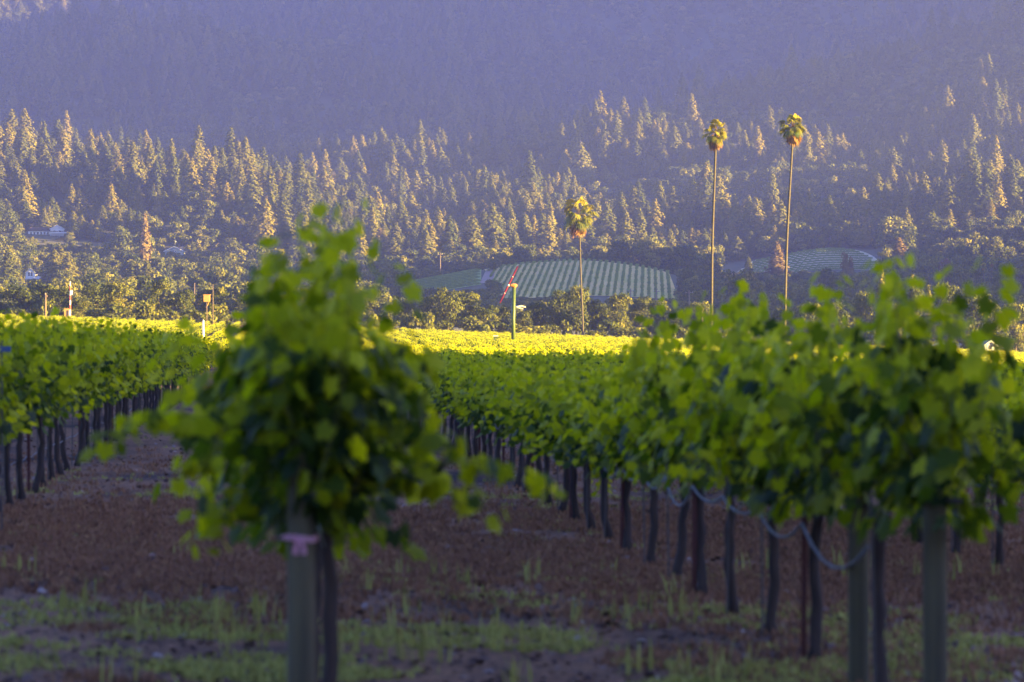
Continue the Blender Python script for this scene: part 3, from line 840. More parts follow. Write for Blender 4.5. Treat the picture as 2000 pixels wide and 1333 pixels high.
# ---- edge-of-field trees read off the photograph: (px, top py, width px, D)
edge_list = [(-20, 560, 90, 640), (40, 553, 84, 635), (85, 556, 70, 645), (120, 562, 60, 640), (150, 578, 60, 625), (190, 553, 76, 640), (232, 550, 84, 630),
             (275, 585, 50, 640), (312, 546, 66, 650), (360, 566, 60, 650), (420, 560, 70, 655), (490, 570, 80, 650), (560, 575, 80, 650), (640, 575, 80, 650),
             (720, 582, 70, 650), (790, 585, 60, 650), (842, 575, 50, 650), (874, 560, 66, 640), (912, 568, 60, 645), (950, 592, 56, 640), (982, 600, 40, 650), (1022, 606, 40, 640),
             (1052, 587, 60, 645), (1092, 566, 66, 650), (1125, 556, 66, 640), (1168, 582, 66, 645), (1212, 574, 60, 640), (1250, 580, 56, 650), (1288, 584, 60, 645),
             (1330, 596, 60, 640), (1368, 588, 56, 640), (1432, 592, 42, 640), (1475, 600, 60, 650), (1530, 600, 60, 650), (1580, 590, 60, 650), (1640, 585, 70, 640), (1690, 568, 60, 630),
             (1745, 556, 66, 640), (1790, 560, 50, 640), (1846, 552, 84, 625), (1893, 560, 90, 600), (1938, 585, 70, 600), (1985, 590, 74, 610), (2030, 575, 80, 620)]
for i, (px, ty, w, D) in enumerate(edge_list):
    x, y, z = at(px, D); h = CAMZ + (HY - ty)/F*D - z; wm = w / F * D
    side = 'left part' if px < 430 else ('part behind the near bush' if px < 840 else ('middle part, by the wind machine and first palm' if px < 1330 else ('part below the tall palms' if px < 1620 else 'right part')))
    s = (wm / 10.2, wm / 10.2, h / 11.6)
    nm = {0: 'bushy oak at the field edge, %s from the left'}[0]
    e = empty('oak_tree', (x, y, z), 'spreading dark oak on the far field edge, %s in line from the left' % ordinal(i + 1), 'oak', 'oaks lining the far edge of the sunlit field', rng.uniform(0, 6.28), s)
    mesh_obj('trunk', EDGE_T[i % 3], e); mesh_obj('crown', EDGE[i % 6], e)
# low dark hedge-like understory between the oaks handled by shrubs
SHR = [broad_crown(840+i, Ht=3.2, R=2.6, nb=9, nq=60, q=.38, mat='edge_oak', low=.1) for i in range(3)]
for i in range(60):
    px = -40 + i*35 + rng.uniform(-12, 12); D = rng.uniform(588, 640)
    x, y, z = at(px, D)
    o = mesh_obj('shrub', SHR[i % 3], loc=(x, y, z)); o.scale = (rng.uniform(.9, 1.5),)*2 + (rng.uniform(.7, 1.5),); o.rotation_euler = (0, 0, rng.uniform(0, 6))
    tag(o, 'low dark shrub under the oaks at the far field edge, %s from the left' % ordinal(i+1), 'shrub', 'shrubs at the foot of the edge oaks')

def special_tree(kind, px, ty, by, w, D, label, mat, seed, cat, name):
    x, y, z = at(px, D); zt = CAMZ + (HY - ty)/F*D; h = max(zt - z, 3); wm = w/F*D
    if kind == 'c':
        me = conifer_crown(seed, Ht=28, R=4, z0=.1, ragged=.3, mat=mat); s = (wm/6.4, wm/6.4, h/28.3); tm = CON_T[0]
    else:
        me = broad_crown(seed, Ht=12, R=5.4, nb=22, nq=110, q=.45, mat=mat, low=.2); s = (wm/10.5, wm/10.5, h/11.6); tm = EDGE_T[0]
    e = empty(name, (x, y, z), label, cat, None, 0, s); mesh_obj('trunk', tm, e); mesh_obj('crown', me, e)
special_tree('c', 1722, 522, 640, 34, 640, 'narrow sunlit conifer rising above the oaks right of the tall palms', 'conifer', 901, 'conifer', 'conifer_tree')
special_tree('c', 1813, 552, 670, 36, 615, 'narrow golden conifer standing among the right-hand oaks', 'conifer', 902, 'conifer', 'conifer_tree')
special_tree('c', 1782, 533, 600, 26, 640, 'small bright green pointed conifer above the right-hand oaks', 'conifer', 903, 'conifer', 'conifer_tree')
special_tree('c', 283, 414, 500, 32, 1400, 'tall rust-coloured conifer between the two hillside houses', 'conifer_rust', 904, 'conifer', 'conifer_tree')
special_tree('c', 1755, 462, 545, 52, 1330, 'broad pinkish-brown half-dead conifer on the right lower slope', 'conifer_rust', 905, 'conifer', 'conifer_tree')
special_tree('c', 742, 444, 510, 34, 1560, 'rust-brown conifer at the right foot of the left spur', 'conifer_rust', 906, 'conifer', 'conifer_tree')
special_tree('b', 1688, 418, 470, 36, 1600, 'orange-brown round tree above the terraced vineyard', 'conifer_rust', 907, 'tree', 'broadleaf_tree')
special_tree('b', 1850, 508, 560, 44, 1150, 'dark red-leaved tree on the right lower slope', 'red_leaf', 908, 'tree', 'broadleaf_tree')
special_tree('b', 1654, 492, 545, 30, 1280, 'pale brown oval tree before the terraced vineyard', 'conifer_rust', 909, 'tree', 'broadleaf_tree')
special_tree('c', 1518, 470, 545, 40, 1400, 'reddish-brown conifer beside the tall right palm trunk', 'conifer_rust', 910, 'conifer', 'conifer_tree')
special_tree('c', 1462, 500, 545, 26, 1370, 'small golden conifer at the left foot of the terraced vineyard', 'conifer', 911, 'conifer', 'conifer_tree')
special_tree('c', 1580, 366, 430, 28, 1650, 'single pale conifer with a bare trunk above the terraced vineyard', 'conifer', 912, 'conifer', 'conifer_tree')
special_tree('b', 1672, 318, 350, 60, 1900, 'wide flat-topped golden tree on the middle of the right slope', 'oak', 913, 'tree', 'broadleaf_tree')

# ---- forest
cell = 8.8
ys = []; xs = []
for yy in np.arange(860, 4100, cell):
    half = 0.188 * yy + 30
    c = cell * (1 + .6*max(0, min(1, (yy-2350)/350)))
    xx = np.arange(-half, half + 60, c)
    xs.append(xx); ys.append(np.full(len(xx), yy))
X = np.concatenate(xs); Y = np.concatenate(ys); n = len(X)
X = X + rng.uniform(-.48, .48, n)*cell; Y = Y + rng.uniform(-.48, .48, n)*cell
Z = H(X, Y); PX = 1000 + F*X/Y; PY = HY - F*(Z - CAMZ)/Y
mask_b = vnoise(X, Y, 90, 31)*.6 + vnoise(X, Y, 38, 32)*.4
low = 1 - smooth(1420, 1640, Y)
mid = np.exp(-((PX-1330)/330)**2 - ((PY-400)/45)**2)*.5 + np.exp(-((PX-1300)/200)**2 - ((PY-230)/50)**2)*.45 + np.exp(-((PX-1050)/500)**2 - ((PY-60)/70)**2)*.45
is_b = (mask_b + low*.42 + mid*.55 + .12) > .72
size_var = vnoise(X, Y, 22, 40)
bvar = smooth(.3, .75, vnoise(X, Y, 26, 43))
emer = .70 + .29 * smooth(.38, .62, vnoise(X, Y, 70, 41)*.6 + vnoise(X, Y, 33, 42)*.4)
con_pts = []; oak_pts = []
rnd = rng.random(n)
for i in range(n):
    x, y, z = X[i], Y[i], Z[i]
    if in_patch(x, y): continue
    if is_b[i]:
        if rnd[i] < .18: continue
        s = rng.uniform(.55, 1.2) * (.62 + .75*bvar[i]) * (1 + .5*float(smooth(2400, 2900, y))) * (0.85 if y < 1450 else 1.0)
        if blocked(x, y, 11*s, 10*s): 
            s *= .42
            if blocked(x, y, 11*s, 10*s): s *= .45
            if blocked(x, y, 11*s, 10*s): s *= .5
            if blocked(x, y, 11*s, 10*s): continue
        oak_pts.append((x, y, z - .6, s, s*rng.uniform(.8, 1.15)))
    else:
        if rnd[i] < .12: continue
        fb = 1 + .5*float(smooth(2400, 2900, y))
        s = fb*(rng.uniform(.34, .62) if rng.random() < emer[i] else rng.uniform(.72, 1.12)) * (.85 + .3*size_var[i])
        if y < 1400: s *= .62
        if blocked(x, y, 29*s, 7*s): 
            s *= .35
            if blocked(x, y, 29*s, 7*s): s *= .45
            if blocked(x, y, 29*s, 7*s): continue
        con_pts.append((x, y, z - .8, (.58 + .78*s)*rng.uniform(.85, 1.15), s))
con_pts.sort(key=lambda t: -(t[4] / t[1]) * (1 if t[1] < 1900 else .9) * (1 if 0 < 1000+F*t[0]/t[1] < 2000 else 0))
oak_pts.sort(key=lambda t: -(t[4] / t[1]) * (1 if 0 < 1000+F*t[0]/t[1] < 2000 else 0))
def region(px, D, w):
    side = 'left' if px < 560 else ('middle' if px < 1320 else 'right')
    if D < 1160: return 'on the %s lower slope just above the valley floor' % side
    if D < 1420:
        return {'left': 'around the white house on the left lower slope', 'middle': 'beside the knoll vineyard behind the wind machine', 'right': 'below the terraced vineyard on the right'}[side]
    if D < 1620:
        return {'left': 'around the gabled houses on the left slope', 'middle': 'directly behind the knoll vineyard', 'right': 'beside the terraced vineyard on the right slope'}[side]
    if D < 2000:
        return {'left': 'on the wooded spur at the left', 'middle': 'in the hollow behind the first palm', 'right': 'on the middle of the right slope'}[side]
    return 'on the high %s ridge' % side
con_root = []; oak_root = []
for i, (x, y, z, sw, sh) in enumerate(con_pts[:285]):
    px = 1000 + F*x/y; v = i % 10
    size_w = 'tall' if sh > .85 else ('mid-sized' if sh > .6 else 'small')
    e = empty('conifer_tree', (x, y, z), '%s pointed conifer %s' % (size_w, region(px, y, 0)), 'conifer', 'conifers growing on the hillside', rng.uniform(0, 6.28), (sw, sw, sh))
    mesh_obj('trunk', CON_T[i % 2], e); c = mesh_obj('crown', CON[v], e)
    if len(con_root) < 10: con_root.append(c)
for i, (x, y, z, sw, sh) in enumerate(oak_pts[:285]):
    px = 1000 + F*x/y; v = i % 7
    size_w = 'large' if sh > .9 else ('mid-sized' if sh > .6 else 'small')
    e = empty('broadleaf_tree', (x, y, z), '%s rounded broadleaf tree %s' % (size_w, region(px, y, 0)), 'tree', 'rounded trees growing on the hillside', rng.uniform(0, 6.28), (sw, sw, sh))
    mesh_obj('trunk', OAK_T[i % 3], e); c = mesh_obj('crown', OAK[v], e)
    if len(oak_root) < 7: oak_root.append(c)
def to_stuff(name, L, protos, lab):
    A = np.array(L)
    gn_scatter(name, A[:, :3], rng.uniform(0, 6.28, len(A)), np.stack([A[:, 3], A[:, 3], A[:, 4]], 1), protos, lab, 'forest')
to_stuff('conifer_forest', con_pts[285:], con_root, 'dense conifer forest covering the hazy mountainsides')
to_stuff('broadleaf_woodland', oak_pts[285:], oak_root, 'mass of rounded broadleaf trees among the conifers on the slopes')
print('conifers', len(con_pts), 'oaks', len(oak_pts))

sp = []
Yr = 860 + rng.random(26000) * 700; Xr = (rng.random(26000)*2300 - 1150)/F*Yr
for x, y in zip(Xr, Yr):
    if in_patch(x, y): continue
    s = rng.uniform(.5, 1.1)
    if blocked(x, y, 2.6*s, 5*s): 
        s *= .5
        if blocked(x, y, 2.6*s, 5*s): continue
    sp.append((x, y, float(H(x, y)) - .2, s*1.2, s))
sp = sp[:14000]
sh_protos = [o for o in bpy.data.objects if o.name.startswith('shrub')][:3]
A = np.array(sp)
gn_scatter('scrub', A[:, :3], rng.uniform(0, 6.28, len(A)), np.stack([A[:, 3], A[:, 3], A[:, 4]], 1), sh_protos, 'low green-brown scrub filling the gaps between the slope trees', 'scrub')
# ------------------------------------------------------------------ hillside vineyards and tracks
def strip_sheet(name, fn_edges, D0, D1, mat, dz, nD=40, nP=40):
    V = []; 
    for j in range(nD + 1):
        D = D0 + (D1-D0)*j/nD; a, b_ = fn_edges(D)
        for i in range(nP + 1):
            px = a + (b_-a)*i/nP; x = (px-1000)/F*D
            V.append((x, D, float(H(x, D)) + dz))
    w = nP + 1
    i = np.arange(nP)[None] + (np.arange(nD)*w)[:, None]
    Fq = np.stack([i, i+1, i+1+w, i+w], -1).reshape(-1, 4)
    o = mesh_obj(name, make_mesh(name, np.array(V), Fq, mat, smooth_sh=True)); return tag(o, kind='structure')
def knoll(D):
    t = (D - 1100)/(1278-1100)
    return (965 - 20*t, 1325 - 20*t)
strip_sheet('hill_field', knoll, 1100, 1282, M['hill_soil'], .18)
strip_sheet('meadow', lambda D: (770 + (1284-D)*.8, 940), 1180, 1284, M['meadow'], .2)
strip_sheet('path', lambda D: (935 + 20*(D-1180)/100., 962 + 8*(D-1180)/100.), 1185, 1278, M['path'], .25)
strip_sheet('terrace_field', lambda D: (1415 + 50*(D-1430)/120., 1718 - 62*((D-1432)/124.)**3), 1432, 1556, M['terrace_soil'], .18)
strip_sheet('track', lambda D: (1412 + 68*(D-1440)/110., 1421 + 68*(D-1440)/110.), 1440, 1552, M['path'], .3)
strip_sheet('dirt_road', lambda D: (1640 + 100*(D-1905)/60., 1672 + 100*(D-1905)/60.), 1905, 1965, M['path'], .6)
hv = []
for i in range(4):
    hv.append(vine_foliage('foliage', 930+i, half=1.5, nshoot=14, hmin=.4, hmax=.8, lsize=.36, dense=.45, tpl=(SL_V, SL_F), canes=False, z0=.6)[0])
    hv[-1].materials.clear(); hv[-1].materials.append(M['hill_vine'])
hvo = []
pts = []; rot = []; scl = []
lean = .045
rows = np.arange(-17, 80, 2.5)
knl = []
for xr in rows:
    for D in np.arange(1102, 1278, 3.0):
        x = xr + lean*(D-1190); a, b_ = knoll(D); px = 1000 + F*x/D
        if px < a + 5 or px > b_: continue
        if rng.random() < .04: continue
        knl.append((x, D, math.pi/2 - lean))
for i in range(4):
    x, D, rz = knl[i*7]
    e = empty('grapevine', (x, D, float(H(x, D))), '%s vine at the left foot of the knoll vineyard' % ordinal(i+1), 'grapevine', 'vines of the knoll vineyard', rz)
    mesh_obj('trunk', trunks[i], e); hvo.append(mesh_obj('foliage', hv[i], e))
K = np.array(knl)
gn_scatter('knoll_vineyard', np.column_stack([K[:, 0], K[:, 1], H(K[:, 0], K[:, 1])]), K[:, 2], np.column_stack([rng.uniform(.7, 1.1, len(K)), rng.uniform(.6, 1.3, len(K)), rng.uniform(.45, .95, len(K))]), hvo, 'vineyard of straight green rows climbing a knoll behind the wind machine', 'vineyard')
T_ = []
for D in np.arange(1436, 1554, 11.5):
    a = 1430 + 50*(D-1430)/120.; b_ = 1708 - 62*((D-1432)/124.)**3
    for x in np.arange((a-1000)/F*D, (b_-1000)/F*D, 3.0):
        T_.append((x, D + 3*math.sin(x/30.), 0.05))
K = np.array(T_)
gn_scatter('terraced_vineyard', np.column_stack([K[:, 0], K[:, 1], H(K[:, 0], K[:, 1])]), K[:, 2], np.tile([1.05, 1.35, .9], (len(K), 1)), hvo, 'small vineyard of level curved rows on the right slope between palms and red tree', 'vineyard')
K = []
for D in np.arange(1184, 1284, 3.2):
    for x in np.arange((775+(1284-D)*.8-1000)/F*D, (933-1000)/F*D, 3.0): K.append((x, D, .02))
K = np.array(K)
gn_scatter('meadow_vines', np.column_stack([K[:, 0], K[:, 1], H(K[:, 0], K[:, 1])]), K[:, 2], np.tile([1.05, 1.2, .8], (len(K), 1)), hvo, 'low bright green planting left of the knoll vineyard', 'vines')

# ------------------------------------------------------------------ palms
def palm(px_b, px_t, ty, cw, D, label, seed, bend=0.3, skirt=.8):
    x, y, z = at(px_b, D); h = CAMZ + (HY-ty)/F*D - z; cwm = cw/F*D
    e = empty('palm_tree', (x, y, z), label, 'palm', 'tall fan palms over the far vineyard')
    r = np.random.default_rng(seed)
    R = cwm/2*1.12; hc = h - R*.98                      # centre of the crown
    dx = (px_t-px_b)/F*D
    m = MB(); pts = []; rad = []
    for i in range(16):
        t = i/15; pts.append((dx*(t*(1-bend) + bend*t*t) + 0.04*math.sin(t*9), .1*math.sin(t*4), -0.5 + (hc + .5)*t))
        rad.append((.20 - .06*t + (.1 if i == 0 else 0)))
    m.tube(pts, rad, 12, wob=.03)
    for i in range(60):                            # leaf-scar rings
        t = (i+.5)/60; zz = hc*t; xx = dx*(t*(1-bend)+bend*t*t) + 0.04*math.sin(t*9); rr_ = .205-.06*t
        m.tube([(xx, .1*math.sin(t*4), zz), (xx, .1*math.sin(t*4), zz+.06)], [rr_+.02, rr_+.006], 12, cap=False)
    m.obj('trunk', M['palm_bark'], e, smooth_sh=True)
    def fan(c, d, size, droop, rr, V, Fc, T, tint):
        d = d/np.linalg.norm(d); side = np.cross(d, [0, 0, 1.0]); ns = np.linalg.norm(side)
        side = side/ns if ns > .1 else np.array([1., 0, 0])
        rollx = rr.normal(0, .4); nrm = np.cross(side, d); side = side*math.cos(rollx) + nrm*math.sin(rollx); nrm = np.cross(side, d)
        nbl = 22
        for k in range(nbl):
            a = -2.0 + 4.0*k/(nbl-1)
            dir_ = d*math.cos(a) + side*math.sin(a); L = size*(1 - .18*abs(a)/2)*rr.uniform(.85, 1.1)
            wv = np.cross(dir_, nrm); w = size*.10
            p0 = c; p1 = c + dir_*L*.55 + nrm*.05*size*(1 if k % 2 else -1); p2 = c + dir_*L + np.array([0, 0, -droop*L*rr.uniform(.6, 1.3)])
            b = len(V); V += [p0, p1 - wv*w, p1 + wv*w, p2]; Fc += [(b, b+1, b+2), (b+1, b+3, b+2)]; T += [tint + rr.normal(0, .08)]*4
    V = []; Fc = []; T = []; pet = MB()
    nf = 24; cc = np.array([dx, 0.0, hc])
    for i in range(nf):
        el = math.radians(82 - 118*(i/(nf-1))**.9); a = i*2.4 + r.uniform(-.3, .3)
        d = np.array([math.cos(a)*math.cos(el), math.sin(a)*math.cos(el), math.sin(el)])
        pl = R*r.uniform(.42, .80); c = cc + d*pl + np.array([0, 0, -.05*pl])
        pet.tube([tuple(cc), tuple(cc + d*pl*.5 + np.array([0, 0, .06])), tuple(c)], [.035, .03, .02], 5, cap=False)
        fan(c, d + np.array([0, 0, -.25]), R*r.uniform(.34, .5), .45 + .25*(i/nf), r, V, Fc, T, .8 - .55*(i/nf) + r.normal(0, .1))  # lower fronds tinted darker: shade under the crown put into the colour
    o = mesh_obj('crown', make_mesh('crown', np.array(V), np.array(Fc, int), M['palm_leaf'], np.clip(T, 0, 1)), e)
    pet.obj('petioles', M['palm_dead'], o)
    V = []; Fc = []; T = []
    for i in range(int(30*skirt)):
        a = i*2.4 + r.uniform(-.3, .3); el = math.radians(r.uniform(-84, -50))
        d = np.array([math.cos(a)*math.cos(el), math.sin(a)*math.cos(el), math.sin(el)])
        c = cc + d*R*r.uniform(.05, .45) + np.array([0, 0, -.28*R])
        fan(c, d + np.array([0, 0, -.5]), R*r.uniform(.4, .6), .3, r, V, Fc, T, r.uniform(.2, .9))
    mesh_obj('dead_fronds', make_mesh('dead_fronds', np.array(V), np.array(Fc, int), M['palm_dead'], np.clip(T, 0, 1)), e)
palm(1139, 1130, 383, 66, 590, 'shortest fan palm with an open ragged crown right of the wind machine', 61, .25)
palm(1388, 1398, 232, 50, 430, 'tall fan palm with a narrow tufted crown, middle of the three', 62, .5, .9)
palm(1531, 1549, 221, 52, 430, 'tallest fan palm with a dense rounded crown, rightmost of the three', 63, .6, 1.2)
def small_palm(px, ty, D, cw, label, seed):
    x, y, z = at(px, D); h = CAMZ + (HY-ty)/F*D - z
    palm(px, px, ty, cw, D, label, seed, 0, .6)
small_palm(1937, 500, 1090, 17, 'tiny far fan palm on the right lower slope, the taller one', 64)
small_palm(1921, 512, 1090, 14, 'tiny far fan palm on the right lower slope, the shorter one', 65)

# ------------------------------------------------------------------ wind machine
x, y, z = at(1003, 430)
zh = CAMZ + (HY-562)/F*430 - z
e = empty('wind_machine', (x, y, z), 'green frost-protection wind machine tower with red two-blade propeller', 'wind machine')
m = MB(); m.tube([(0, 0, -.2), (-.05, 0, zh*.5), (.06, 0, zh)], [.30, .28, .26], 24); m.obj('tower', M['green_paint'], e, True)
m = MB(); m.tube([(.06, 0, zh+.01), (.06, 0, zh+.12)], [.34, .34], 20)
m.tube([(.50, .12, zh+.22), (.30, .05, zh+.30), (0, 0, zh+.32), (-.35, -.1, zh+.30), (-.62, -.18, zh+.30)], [.14, .24, .26, .2, .13], 14)
m.box(-.05, .28, -.16, .18, zh+.125, zh+.30); m.obj('gearbox', M['engine'], e, True)
hubp = Vector((-.72, -.22, zh+.30))
m = MB(); m.tube([hubp + Vector((.16, .05, 0)), hubp, hubp + Vector((-.14, -.04, 0))], [.12, .16, .07], 12)
o = m.obj('hub', M['white'], e, True)
def blade_mesh(sg):
    ax = Vector((.44, 0.05, .90)).normalized() * sg; chord = Vector((.88, -.25, -.42)).normalized(); th = ax.cross(chord).normalized()
    m = MB(); st = []
    L = 2.85 if sg > 0 else 2.6
    for i in range(9):
        t = i/8; w = .14 if i == 0 else (.30 - .08*t); k = .05*(1-t*.7)
        c = hubp + ax*(.12 + L*t) 
        q = [c - chord*w*.5, c + th*k, c + chord*w*.5, c - th*k]
        st.append(q)
    vs = [v for q in st for v in q]; fs = [[0, 1, 2, 3], [32, 35, 34, 33]]
    for i in range(8):
        for j in range(4): fs.append([i*4+j, i*4+4+j, i*4+4+(j+1) % 4, i*4+(j+1) % 4])
    m.add(vs, fs); return m
for sg in (1, -1):
    bl = blade_mesh(sg).obj('propeller_blade', M['prop_red'], e)
    ax = Vector((.44, .05, .90)).normalized()*sg
    m = MB(); c = hubp + ax*(1.35 if sg > 0 else 1.2); m.tube([c - ax*.04, c + ax*.04], .10, 10); m.obj('blade_band', M['white'], bl)
# engine cabinet
x, y, z = at(968, 400)
e = empty('control_box', (x, y, z), 'small green cabinet with a white lid among the sunlit vines', 'cabinet')
m = MB(); m.box(-.28, .28, -.25, .25, 0, 2.0); m.obj('cabinet', M['green_paint'], e)
m = MB(); m.box(-.33, .33, -.3, .3, 2.003, 2.12); m.obj('lid', M['white'], e)

# ------------------------------------------------------------------ poles and masts
def pole(px, ty, D, r, label, mat='pole_wood', cross=True, name='utility_pole'):
    x, y, z = at(px, D); h = CAMZ + (HY-ty)/F*D - z
    e = empty(name, (x, y, z), label, 'pole')
    m = MB(); m.tube([(0, 0, -.3), (0, 0, h*.5), (0, 0, h)], [r*1.15, r, r*.85], 10); m.obj('shaft', M[mat], e, True)
    if cross:
        m = MB(); m.box(-1.1, 1.1, -.08-r, -r, h-.9, h-.72); c = m.obj('crossarm', M[mat], e)
        for q in (-.95, 0.45, .95):
            m = MB(); m.tube([(q, -.04-r, h-.717), (q, -.04-r, h-.5)], .06, 8); m.obj('insulator', M['white'], e)
    return e
e = pole(89, 576, 575, .16, 'plain orange-lit wooden pole with a small cap at the left field edge', cross=False)
m = MB(); x_, y_, z_ = at(89, 575); hh = CAMZ + (HY-576)/F*575 - z_
m.tube([(-.05, 0, hh+.005), (-.05, 0, hh+.35)], [.2, .14], 10); m.box(.05, .38, -.12, .12, hh-.45, hh-.1); m.obj('cap', M['pole_wood'], e)
pole(860, 494, 1350, .2, 'distant utility pole at the foot of the dark conifers left of the knoll')
pole(1232, 564, 1060, .18, 'thin pole in front of the knoll vineyard, the left one')
pole(1282, 565, 1040, .18, 'thin crossarm pole in front of the knoll vineyard, the right one')
pole(1346, 567, 900, .16, 'thin pole right of the knoll vineyard')
pole(1372, 608, 540, .11, 'pale pole left of the middle tall palm', 'pole_wood', False)
pole(380, 553, 900, .14, 'thin pole left of the ochre box', 'pole_wood', False)
pole(416, 556, 600, .07, 'thin pole carrying nothing right of the ochre box', 'pole_wood', False)
# red and white mast
x, y, z = at(137, 588); h = CAMZ + (HY-550)/F*588 - z
e = empty('banded_mast', (x, y, z), 'thin red and white banded mast with a white box at its foot', 'mast')
nb = 9
for i in range(nb):
    m = MB(); a = h*i/nb; b_ = h*(i+1)/nb - .004
    m.tube([(0, 0, a - (.2 if i == 0 else 0)), (0, 0, b_)], .17 - .006*i, 10); m.obj('band', M['mast_red' if i % 2 else 'white'], e)
m = MB(); m.box(-1.1, -.2, -.35, .35, 0.9, 2.9); m.obj('box', M['boxgold'], e)
m = MB(); m.box(-.18, .18, -.5, -.25, .6, 2.6); m.obj('panel', M['white'], e)
m = MB(); m.box(.02, .45, -.18, .18, h-2.6, h-1.7); m.obj('antenna_box', M['white'], e)
# ochre box on a bracket behind the bush
x, y, z = at(404, 500); h = CAMZ + (HY-590)/F*500 - z
e = empty('box_on_mast', (x, y, z), 'ochre metal box on a thin pole left of the bushy near vine', 'box')
m = MB(); m.tube([(0, 0, -.2), (0, 0, h)], .06, 8); m.obj('pole', M['pole_wood'], e)
m = MB(); m.box(-.5, .5, -.3, .3, h+.0, h+1.1); m.obj('housing', M['boxgold'], e)
m = MB(); m.box(-.56, .62, -.36, .36, h+1.103, h+1.2); m.obj('lid', M['boxgold'], e)
m = MB(); m.tube([(.35, 0, h-.004), (.1, 0, h-.6), (-.15, 0, h-.9)], .05, 8); m.obj('bracket', M['boxgold'], e)
# white painted end post glowing in the sun
x, y, z = at(397, 330)
e = empty('white_post', (x, y, z), 'slim white post gleaming in the sunlit field left of the bushy vine', 'post')
hp = CAMZ + (HY-627)/F*330 - z
m = MB(); m.tube([(0, 0, -.2), (0, 0, hp*.6), (0, 0, hp)], [.14, .13, .10], 12); m.obj('shaft', M['white'], e, True)
m = MB(); m.tube([(0, 0, hp+.002), (0, 0, hp+.12)], [.11, .04], 12); m.obj('cap', M['white'], e, True)

# ------------------------------------------------------------------ buildings
def gable_house(name, px, by, D, w, d, wh, rh, wallm, roofm, label, rz=0.0, wins=(), chimney=None, porch=False, over=.5, cat='house', base_py=None, flag=False):
    x = (px-1000)/F*D; zg = float(H(x, D)); z = CAMZ + (HY-by)/F*D
    e = empty(name, (x, D, zg), label, cat, None, rz)
    z0 = z - zg
    m = MB(); m.prism([(-w/2, -1.0), (w/2, -1.0), (w/2, z0+wh), (0, z0+wh+rh), (-w/2, z0+wh)], -d/2, d/2); m.obj('wall', M[wallm], e)
    m = MB(); t = .22; sl = rh/(w/2); ox = w/2 + over
    for s in (-1, 1):
        p = [(0, z0+wh+rh+.01), (s*ox, z0+wh-sl*over+.01), (s*ox, z0+wh-sl*over+t), (0, z0+wh+rh+t)]
        if s > 0: p = p[::-1]
        m.prism(p, -d/2-over, d/2+over)
    ro = m.obj('roof', M[roofm], e)
    m = MB()
    for s in (-1, 1):
        p = [(0, z0+wh+rh-.12), (s*(ox+.02), z0+wh-sl*over-.12), (s*(ox+.02), z0+wh-sl*over+t+.04), (0, z0+wh+rh+t+.04)]
        if s > 0: p = p[::-1]
        m.prism(p, -d/2-over-.1, -d/2-over-.003)
    m.obj('bargeboard', M['white' if w > 5 else 'trim'], ro)
    for (wx, wz, ww, hh) in wins:
        m = MB(); zz = z0 + wz
        for (a, b_, c, dd_) in ((wx-ww/2-.12, wx+ww/2+.12, zz-.12, zz), (wx-ww/2-.12, wx+ww/2+.12, zz+hh, zz+hh+.12), (wx-ww/2-.12, wx-ww/2, zz, zz+hh), (wx+ww/2, wx+ww/2+.12, zz, zz+hh)):
            m.box(a, b_, -d/2-.12, -d/2+.02, c, dd_)
        f = m.obj('window', M['white'], e)
        m = MB(); m.box(wx-ww/2+.002, wx+ww/2-.002, -d/2-.05, -d/2-.003, zz+.002, zz+hh-.002); m.obj('pane', M['glass'], f)
    if chimney:
        cx, chh = chimney
        m = MB(); m.box(cx-.55, cx+.55, 1.0, 2.0, z0+wh, z0+wh+rh+chh); c = m.obj('chimney', M['brick'], ro)
    if porch:
        m = MB(); m.prism([(-w/2-.3, z0+wh*.5), (w/2+2.5, z0+wh*.5), (w/2+2.5, z0+wh*.5+.15), (-w/2-.3, z0+wh*.5+.15)], -d/2-2.4, -d/2-.13); pr = m.obj('porch_roof', M[roofm], e)
        for q in np.linspace(-w/2, w/2+2.2, 5):
            m = MB(); m.tube([(q, -d/2-2.2, -1), (q, -d/2-2.2, z0+wh*.5-.004)], .1, 8); m.obj('porch_column', M['white'], e)
        m = MB(); m.box(-w/2-.3, w/2+2.5, -d/2-2.35, -d/2-2.25, z0+.2, z0+.9); m.obj('railing', M['white'], e)
    if flag:
        m = MB(); m.tube([(0, 0, z0+wh+rh+t), (0, 0, z0+wh+rh+3.6)], .07, 8); m.box(.08, .7, -.03, .03, z0+wh+rh+2.4, z0+wh+rh+3.0); m.obj('weathervane', M['trim'], ro)
    return e
e = gable_house('house', 112, 458, 1614, 7.0, 10, 2.6, 1.9, 'white', 'roof_brown', 'white gabled house with a dark red roof high among the left trees', .12, ((-1.4, .4, 1.0, 1.4), (1.4, .4, 1.0, 1.4)), porch=True)
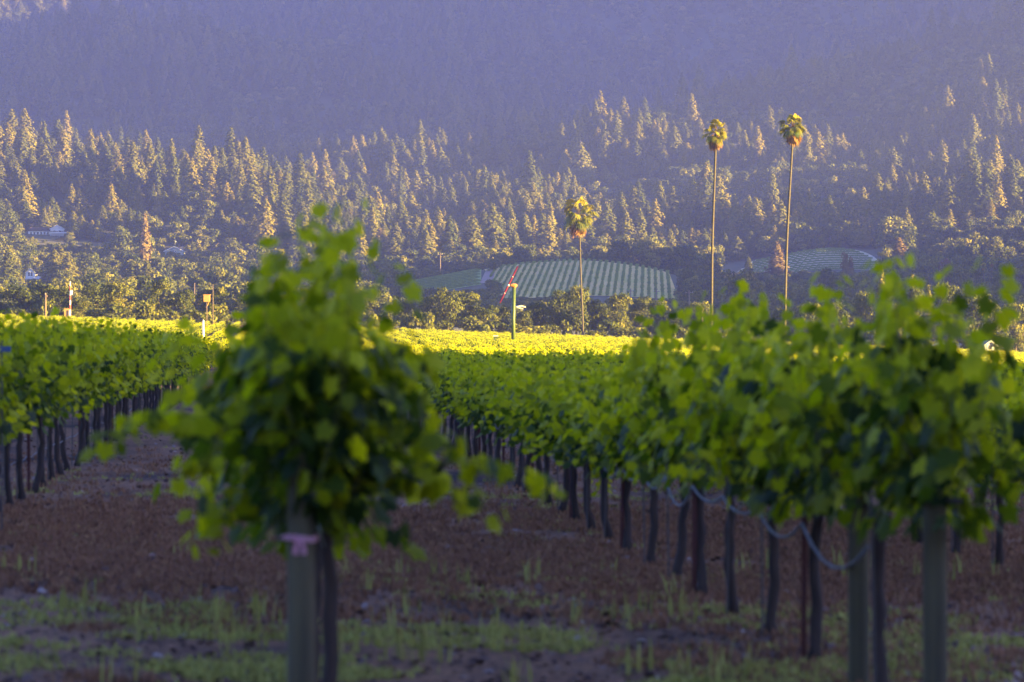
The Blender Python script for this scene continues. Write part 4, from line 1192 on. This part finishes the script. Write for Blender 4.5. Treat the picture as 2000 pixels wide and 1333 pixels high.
# its long side wing
x0, D0 = (82-1000)/F*1614, 1616; zg = float(H(x0, D0)); zw = CAMZ + (HY-458)/F*1614 - zg
m = MB(); lx = x0 - e.location.x; dz = zg - e.location.z
m.box(lx-7, lx+6.2, -1, 4, -1.5, zw+1.6+dz); wg = m.obj('wing', M['white'], e)
m = MB(); m.prism([(lx-7.6, zw+1.62+dz), (lx+6.0, zw+1.62+dz), (lx+6.0, zw+3.6+dz), (lx-6.0, zw+3.6+dz)], -1.6, 4.6); m.obj('wing_roof', M['roof_brown'], e)
for q in range(7):
    m = MB(); m.box(lx-6+q*1.75, lx-5.1+q*1.75, -1.1, -1.003, zw-.1+dz, zw+1.1+dz); m.obj('window', M['glass'], e)
gable_house('house', 342, 494, 1556, 9.6, 9, 0.6, 2.3, 'trim', 'roof_grey', 'pale house gable with white trim, brick chimney and weathervane rising above the trees', 0.0,
            ((-.55, .15, .7, .9), (.55, .15, .7, .9)), chimney=None, flag=True)
ex = (358-1000)/F*1452; 
h2 = [o for o in bpy.data.objects if o.get('label', '').startswith('pale house gable')][0]
m = MB(); zz = CAMZ + (HY-494)/F*1556 - h2.location.z
m.box(3.3, 4.4, -1.2, 0, zz+.4, zz+3.0); m.obj('chimney', M['brick'], h2)
e = gable_house('house', 60, 545, 1372, 4.2, 6, 2.6, 2.0, 'white', 'roof_brown', 'small white two-storey house with a steep gable at the far left', .1, ((-.6, 1.2, .75, 1.7), (.6, 1.2, .75, 1.7)), porch=False, over=.3)
m = MB(); zz = CAMZ + (HY-545)/F*1372 - e.location.z
m.box(2.11, 4.2, -2.2, 2.5, -1, zz+2.0); m.obj('wing', M['white'], e)
m = MB(); m.prism([(2.113, zz+2.003), (4.6, zz+2.003), (4.6, zz+2.2), (2.113, zz+3.1)], -2.7, 3.0); m.obj('wing_roof', M['roof_brown'], e)
m = MB(); m.box(-2.4, 4.2, -4.2, -3.2, zz-.5, zz+.3); m.obj('porch', M['white'], e)
gable_house('shed', 1786, 668, 585, 2.4, 4, 2.0, .9, 'white', 'roof_grey', 'white barn gable with a dark window under the right-hand oaks', .05, ((-.2, .7, .7, .9),), cat='barn', over=.2)
gable_house('shed', 1838, 690, 575, 3.0, 4, 1.3, .5, 'orange_wood', 'roof_brown', 'low orange-brown wooden shed right of the white barn', -.2, cat='shed', over=.4)
gable_house('shed', 1926, 684, 570, 1.8, 3, 1.0, .6, 'white', 'roof_grey', 'small white open shed with a grey roof at the right field edge', .3, ((0, .1, .8, .8),), cat='shed', over=.5)
gable_house('greenhouse', 1013, 601, 900, 2.0, 2, .15, .2, 'roof_grey', 'roof_grey', 'low metal-roofed shed glinting behind the wind machine tower', .5, cat='shed')
gable_house('shed', 226, 517, 1465, 2.0, 3, .9, .8, 'white', 'roof_grey', 'tiny white shed in the trees between the left houses', .2, cat='shed')

# ------------------------------------------------------------------ haze
m = MB(); m.box(-1560, 1560, -560, 4340, -25, 940)
hz = m.obj('haze', None); tag(hz, 'thin blue evening haze filling the valley', 'haze', kind='stuff')
hm = bpy.data.materials.new('haze_air'); hm.use_nodes = True; ht = hm.node_tree
ht.nodes.remove(ht.nodes['Principled BSDF'])
pv = ht.nodes.new('ShaderNodeVolumePrincipled'); pv.inputs['Color'].default_value = (0.28, 0.36, 1.0, 1)
pv.inputs['Density'].default_value = 0.000145; pv.inputs['Anisotropy'].default_value = 0.35
ht.links.new(pv.outputs[0], ht.nodes['Material Output'].inputs['Volume'])
hz.data.materials.append(hm)
